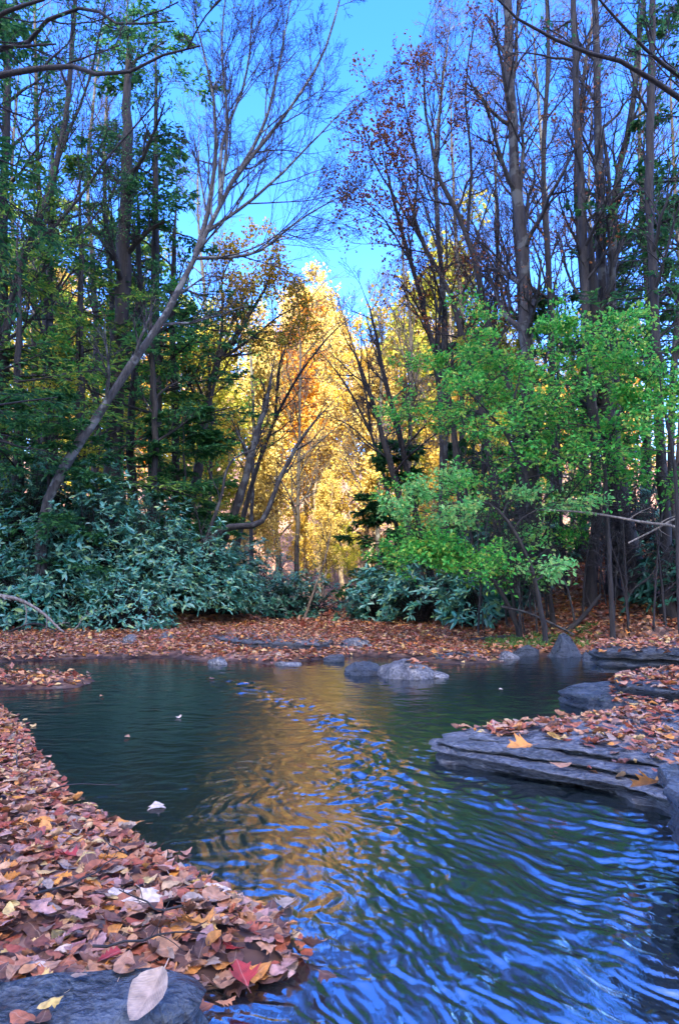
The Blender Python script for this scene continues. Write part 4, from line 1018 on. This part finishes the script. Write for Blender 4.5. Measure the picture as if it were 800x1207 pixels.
# ================================================================== fallen leaves
def leaf_template(kind, seed, curl, jit=.07):
    """one fallen leaf, about 1 long, with a midrib, lobes and a dried curl; returns verts, faces"""
    rs = np.random.default_rng(seed)
    n = 13
    t = np.linspace(0, 1, n)
    if kind == 'oval': w = .30 * np.sin(PI * t ** .85) ** .8
    elif kind == 'toothed': w = .33 * np.sin(PI * t ** .75) ** .75 * (1 + .045 * np.where(np.arange(n) % 2, 1, -1))
    elif kind == 'lobed':
        w = np.array([0, .12, .30, .50, .34, .52, .30, .26, .40, .24, .16, .10, 0])
    else:  # oak
        w = np.array([0, .07, .20, .12, .28, .14, .34, .17, .32, .16, .22, .12, 0])
    fwd = np.zeros(n)
    if kind in ('lobed', 'oak'): fwd = np.where(w > np.roll(w, 1), .07, -.02); fwd[0] = fwd[-1] = 0
    V, rows = [], []
    for side in (-1, 1):
        for fr in (1.0, .5):
            ww = w * fr * (1 + rs.normal(size=n) * jit)
            V.append(np.column_stack([side * ww, t + fwd * fr, np.zeros(n)]))
    mid = np.column_stack([np.zeros(n), t, np.zeros(n)])
    V = [V[0], V[1], mid, V[3], V[2]]
    V = np.stack(V)  # 5 x n
    x, y = V[..., 0], V[..., 1]
    k1, k2, k3 = rs.uniform(-.9, 1.3) * curl, rs.uniform(-.5, .9) * curl, rs.uniform(-.6, .6) * curl
    V[..., 2] = k1 * x * x * 1.6 + k2 * (y - .5) ** 2 * .8 + k3 * x * (y - .5) + .035 * curl * fbm(x * 5 + seed, y * 5, 2, seed) + .05 * np.abs(x)
    V[..., 0] = x * (1 - .25 * curl * np.abs(k1))
    f = grid_faces(5, n)
    v = V.reshape(-1, 3)
    # stalk
    s0 = len(v)
    st = np.array([[-.008, 0, 0], [.008, 0, 0], [.02, -.22, .02], [.005, -.22, .02]])
    v = np.vstack([v, st])
    v[:, 1] -= .5
    return v, [f, np.array([[s0, s0 + 1, s0 + 2, s0 + 3]])]

TPL = []
for i in range(16):
    kd = ['oval', 'toothed', 'toothed', 'oak', 'lobed', 'oval', 'toothed', 'oval'][i % 8]
    TPL.append((kd, *leaf_template(kd, 600 + i, [.6, 1.0, 1.5, .9][i % 4])))
KIND_WORD = {'oval': 'oval', 'lobed': 'lobed', 'toothed': 'toothed', 'oak': 'oak like'}

def rotm(rz, tilt, az):
    a = Matrix.Rotation(rz, 3, 'Z'); ax = Vector((math.cos(az), math.sin(az), 0))
    return np.array(Matrix.Rotation(tilt, 3, ax) @ a)

# surfaces that catch leaves: drop from above on the real meshes
from mathutils.bvhtree import BVHTree
bpy.context.view_layer.update()
def bvh_of(objs):
    V, Fc = [], []; n = 0
    for o in objs:
        mw = np.array(o.matrix_world); me = o.data
        co = np.empty(len(me.vertices) * 3); me.vertices.foreach_get('co', co); co = co.reshape(-1, 3) @ mw[:3, :3].T + mw[:3, 3]
        V += [tuple(c) for c in co]; Fc += [[i + n for i in p.vertices] for p in me.polygons]; n += len(co)
    return BVHTree.FromPolygons(V, Fc)
rocks = [o for o in COL.objects if o.type == 'MESH' and o.get('category') == 'rock']
RB = bvh_of(rocks)
def surf(x, y, z=None):
    if z is None: z = float(H(x, y))
    hit = RB.ray_cast(Vector((x, y, 3)), Vector((0, 0, -1)))
    onrock = False
    if hit[0] is not None and hit[0].z > z: z = hit[0].z; onrock = True
    return z, onrock

def project(p):
    x, y, z = p[0], p[1], p[2] - CAM_H
    d = y * CP + z * SP; u = -y * SP + z * CP
    if d < .2: return None
    return PX0 + F * x / d, PY0 - F * u / d, d

rl = np.random.default_rng(99)
cand = []   # (pos, size, template, matrix, colour, zone)
COLW = [('russet', .22), ('tan', .22), ('mauve', .19), ('orange', .08), ('yellow', .025), ('pale', .03), ('pale tan', .07), ('dark brown', .27), ('red', .01)]
cn, cw = [c for c, _ in COLW], np.array([w for _, w in COLW]); cw = cw / cw.sum()
def try_leaf(x, y, z, zone, size, lift, tilt):
    ti = rl.integers(len(TPL)); col = cn[rl.choice(len(cn), p=cw)]
    m = rotm(rl.uniform(0, 6.28), rl.normal() * tilt, rl.uniform(0, 6.28)) * size
    cand.append([np.array([x, y, z + lift]), size, ti, m, col, zone])
# near left bank
n = 0
xy = rl.uniform((-3.2, 1.0), (.1, 5.3), (21000, 2))
dn = poly_sd(NEAR_BANK, xy[:, 0], xy[:, 1]); hz = H(xy[:, 0], xy[:, 1])
for (x, y), d, h0 in zip(xy, dn, hz):
    if d < -.09 or x < -.62 * y - .35: continue
    if d < -.01:
        if rl.random() < .12 * (1 + d * 8): try_leaf(x, y, .006, 'near', rl.uniform(.04, .08), .002, .05)
        continue
    bare = fbm(np.array(x * 2.2), np.array(y * 2.2), 2, 31.)
    # wet slab shows bare rock toward the lower left corner
    if y < 1.66 - .1 * bare and rl.random() < .93 - .7 * sstep(1.46, 1.64, y - .06 * bare): continue
    if y < 1.36 : continue
    if y < 2.05 and y > 1.80 and x < -1.0 and rl.random() < .75: continue
    z, onr = surf(x, y, float(h0))
    try_leaf(x, y, max(z, .0), 'near', rl.choice([.035, .045, .055, .065, .08]) * rl.uniform(.8, 1.2), rl.uniform(.004, .02 + .03 * min(1, max(0, d) * 3)), .24)
# the layered ledge on the right
xy = rl.uniform((.3, 2.3), (5.5, 8.5), (16000, 2))
for (x, y), h0 in zip(xy, H(xy[:, 0], xy[:, 1])):
    z, onr = surf(x, y, float(h0))
    if z < .06: continue
    q = project((x, y, z))
    if q is None or not (480 < q[0] < 900): continue
    px, py = q[0], q[1]
    # leaves lie at the back of the ledge, in its steps and drifts; the stream face is swept clean
    if py > 832:
        front = np.interp(px, [505, 560, 640, 720, 800, 900], [858, 866, 872, 885, 905, 930])
        k = .9 if py < front else .02
        if py < 862 and px < 560: k = .75
        if 688 < px < 780 and 868 < py < 955: k = max(k, .35)
        if py > front and 640 < px and vnoise(np.array(x * 5.), np.array(y * 5.), 3.) > .35: k = max(k, .45)
        if px > 700 and py > 940 and py < 975: k = max(k, .35)
        if rl.random() > k: continue
    elif py > 795 and onr and px < 720: 
        if rl.random() > .03: continue
    if rl.random() > .8: continue
    try_leaf(x, y, z, 'ledge', rl.uniform(.05, .095), rl.uniform(.004, .03), .28)

def screen_size(c):
    q = project(c[0])
    if q is None or not (-8 < q[0] < 808 and q[1] < 1215): return 0
    return c[1] * F / q[2]
order = sorted(range(len(cand)), key=lambda i: -screen_size(cand[i]))
mesh_cache = {}
N_IND = 296
count = {}
for i in order[:N_IND]:
    pos, size, ti, m, col, zone = cand[i]
    key = (ti, col)
    if key not in mesh_cache:
        mb = MB(); mb.add(TPL[ti][1], TPL[ti][2]); mesh_cache[key] = mb.mesh('fallen_leaf', M['litter ' + col], True)
    o = bpy.data.objects.new('fallen_leaf', mesh_cache[key]); COL.objects.link(o)
    mm = Matrix([[*m[r], pos[r]] for r in range(3)] + [[0, 0, 0, 1]]); o.matrix_world = mm
    where = 'near left bank' if zone == 'near' else 'layered ledge on the right'
    lab = f'{col} {KIND_WORD[TPL[ti][0]]} fallen leaf lying among the leaves on the {where}'
    tag(o, lab, 'leaf', f'{col} {KIND_WORD[TPL[ti][0]]} leaves on the {where}')
rest = [cand[i] for i in order[N_IND:]]
for zone, lab in (('near', 'thick carpet of fallen leaves on the near left bank'), ('ledge', 'fallen leaves drifted over the rock ledges on the right')):
    mb = MB()
    for pos, size, ti, m, col, zn in rest:
        if zn != zone: continue
        mb.add(TPL[ti][1] @ m.T + pos, TPL[ti][2])
    tag(mb.build('fallen_leaves', M['litter'], smooth=True), lab, kind='stuff')

# far bars and bank slopes: smaller in the picture, simpler folded leaves
def carpet(n, lo, hi, test, label, size=.08, mat='litter', rocky=False):
    p = rl.uniform(lo, hi, (n, 2)); z = H(p[:, 0], p[:, 1]); k = test(p[:, 0], p[:, 1], z); p, z = p[k], z[k]
    m = len(p); mb = MB()
    if rocky:
        zz = np.array([surf(a, b, c) for (a, b), c in zip(p, z)]) if m else np.zeros((0, 2)); on = (zz[:, 1] > .5) & (zz[:, 0] > z + .01); ok = ~on | (rl.random(m) < .45); p, z = p[ok], np.maximum(z, zz[:, 0])[ok]; m = len(p)
    P = np.column_stack([p, z + rl.uniform(.005, .05, m)])
    D = rl.normal(size=(m, 3)) * np.array([1, 1, .25]); Nn = rl.normal(size=(m, 3)) * .25 + np.array([0, 0, 1])
    s = size * rl.uniform(.6, 1.3, m)
    leaf_kites(mb, P, D, Nn, s, s * .65)
    tag(mb.build('fallen_leaves', M[mat]), label, kind='stuff')
carpet(62000, (-9, 5.4), (6, 15.5), lambda x, y, z: (z > .012) & (poly_sd(NEAR_BANK, x, y) < -.2) & (x < 4.2) & ((poly_sd(FAR_BAR, x, y) > -.05) | (poly_sd(SPIT, x, y) > -.1)) & (np.abs(x) < .56 * y + .5), 'carpet of fallen leaves on the far gravel bar and spit', rocky=True)
carpet(26000, (1.5, 9.2), (9, 18), lambda x, y, z: (poly_sd(RIGHT_BANK, x, y) > 0) & (x < .58 * y + .5), 'fallen leaves on the right bank slope', .1)
carpet(16000, (-10, 12), (2, 30), lambda x, y, z: (z > .05) & (np.abs(x) < .58 * y + .5), 'fallen leaves on the shaded valley floor and left bank', .12)

# leaves the picture singles out
def single(kind_i, col, pos, size, rz, tilt, az, label, wide=1.0, mat=None):
    mb = MB(); t = TPL[kind_i] if wide == 1 else ('oval', *leaf_template('oval', 777, 1.1, .025)); mb.add(t[1] * np.array([wide, 1, 1]), t[2])
    o = bpy.data.objects.new('fallen_leaf', mb.mesh('fallen_leaf', M[mat or 'litter ' + col], True)); COL.objects.link(o)
    m = rotm(rz, tilt, az) * size
    o.matrix_world = Matrix([[*m[r], pos[r]] for r in range(3)] + [[0, 0, 0, 1]])
    tag(o, label, 'leaf')
def gz(px, py, z): g = G(px, py, z); return np.array([g[0], g[1], z])
single(0, 'pale tan', gz(174, 1175, .115), .115, 2.8, .5, 0., 'large pale tan leaf hanging over the wet slab edge at the bottom of the picture', 1.5)
single(4, 'red', gz(78, 1008, .14), .085, 1.2, -.2, 0., 'bright red lobed leaf in the carpet on the near left bank')
single(4, 'red', gz(285, 1147, .05), .085, .5, .3, 1., 'dark red wet leaf at the tip of the near left leaf pile')
single(3, 'orange', gz(153, 970, .02), .13, 1.5, .1, 0., 'long orange leaf lying out from the left bank over the water')
single(12, 'pale', gz(185, 949, .012), .10, .4, .0, 0., 'pale lobed leaf floating alone on the dark pool')
single(4, 'orange', gz(229, 1088, .13), .12, .9, -.35, 0., 'large orange brown leaf on top of the near left leaf pile')
single(4, 'orange', gz(612, 880, .19), .14, 1.8, .25, 0., 'curled orange leaf lying alone on the bare face of the layered ledge')
single(0, 'tan', gz(660, 901, .16), .10, 1.5, .1, 0., 'long tan leaf lying alone in a groove of the layered ledge')
single(4, 'orange', gz(762, 925, .2), .15, .6, -.5, 0., 'big orange leaf leaning in the leaf drift by the squared rock block')
for i, (px, py) in enumerate([(150, 868), (290, 805), (210, 845), (120, 820), (250, 800), (590, 812)]):
    single(i, ['tan', 'mauve', 'pale'][i % 3], gz(px, py, .01), .06, i * 1.3, .05, 0., ['small tan leaf floating on the left pool', 'small mauve leaf floating near the far riffle', 'small pale leaf floating mid pool', 'small tan leaf floating off the spit', 'small mauve leaf floating under the far bar', 'small pale leaf floating on the right pool'][i])

for i, (px, py, ln, an) in enumerate([(60, 930, .28, .4), (150, 1010, .22, 2.2), (40, 1060, .3, 1.1), (215, 1070, .2, 2.8), (110, 1110, .26, .1), (20, 900, .3, 2.0)]):
    g = gz(px, py, .12); t = np.linspace(0, 1, 8)
    P = np.column_stack([t * ln * math.cos(an), t * ln * math.sin(an), .012 * np.sin(t * 5 + i)]) + rl.normal(size=(8, 3)) * .003
    mb = MB(); tubes(mb, P[None], (.0035 * (1 - .6 * t))[None], 6)
    P2, R2 = sprout(P[None], (.003 * (1 - .5 * t))[None], 3, rl, t0=.3, ang=40, ratio=.35, K=4, wig=.1, up=0, rmin=.0012); tubes(mb, P2, R2, 5)
    o = mb.build('twig', M['bark_dark'], smooth=True); o.location = g
    tag(o, 'thin dark twig lying on ' + ['the leaves at the top of the near left bank', 'the leaves at the water side of the near left bank', 'the leaves by the small wet blue stone', 'the leaves near the tip of the near left pile', 'the leaves above the smooth wet slab', 'the leaves at the left edge of the near bank'][i], 'twig')

# ================================================================== light, sky, camera
d = Vector((SUN_DIR.x * math.cos(SUN_EL), SUN_DIR.y * math.cos(SUN_EL), -math.sin(SUN_EL)))
sl = bpy.data.lights.new('sun', 'SUN'); sl.energy = 3.5; sl.angle = R(.5); sl.color = (1, .88, .68)
so = bpy.data.objects.new('sun', sl); COL.objects.link(so); so.rotation_euler = d.to_track_quat('-Z', 'Y').to_euler(); so.location = (-30, -20, 60)
w = bpy.data.worlds.new('World'); scene.world = w; w.use_nodes = True
nt = w.node_tree; nt.nodes.clear()
sk = nt.nodes.new('ShaderNodeTexSky'); sk.sky_type = 'NISHITA'; sk.sun_disc = False; sk.sun_elevation = SUN_EL
sk.sun_rotation = math.atan2(-d.x, -d.y); sk.altitude = 300; sk.air_density = 1.0; sk.dust_density = 2.6; sk.ozone_density = 1.6
hs = nt.nodes.new('ShaderNodeHueSaturation'); hs.inputs['Saturation'].default_value = 1.46; hs.inputs['Hue'].default_value = .524; hs.inputs['Value'].default_value = 1.0
bg = nt.nodes.new('ShaderNodeBackground'); bg.inputs['Strength'].default_value = .15
wo = nt.nodes.new('ShaderNodeOutputWorld')
nt.links.new(sk.outputs[0], hs.inputs['Color']); nt.links.new(hs.outputs[0], bg.inputs[0]); nt.links.new(bg.outputs[0], wo.inputs[0])

cd = bpy.data.cameras.new('camera'); cd.sensor_fit = 'VERTICAL'; cd.sensor_height = 36; cd.sensor_width = 36; cd.lens = F / 1207 * 36
cd.clip_start = .05; cd.clip_end = 2000
co = bpy.data.objects.new('camera', cd); COL.objects.link(co); co.location = (0, 0, CAM_H); co.rotation_euler = (PI / 2 + PITCH, 0, 0)
scene.camera = co
vs = scene.view_settings; vs.view_transform = 'Standard'; vs.look = 'None'; vs.gamma = 1; vs.use_curve_mapping = False; vs.exposure = 3.15
scene.cycles.max_bounces = 6; scene.cycles.diffuse_bounces = 3; scene.cycles.glossy_bounces = 3; scene.cycles.transmission_bounces = 3
scene.cycles.use_denoising = True
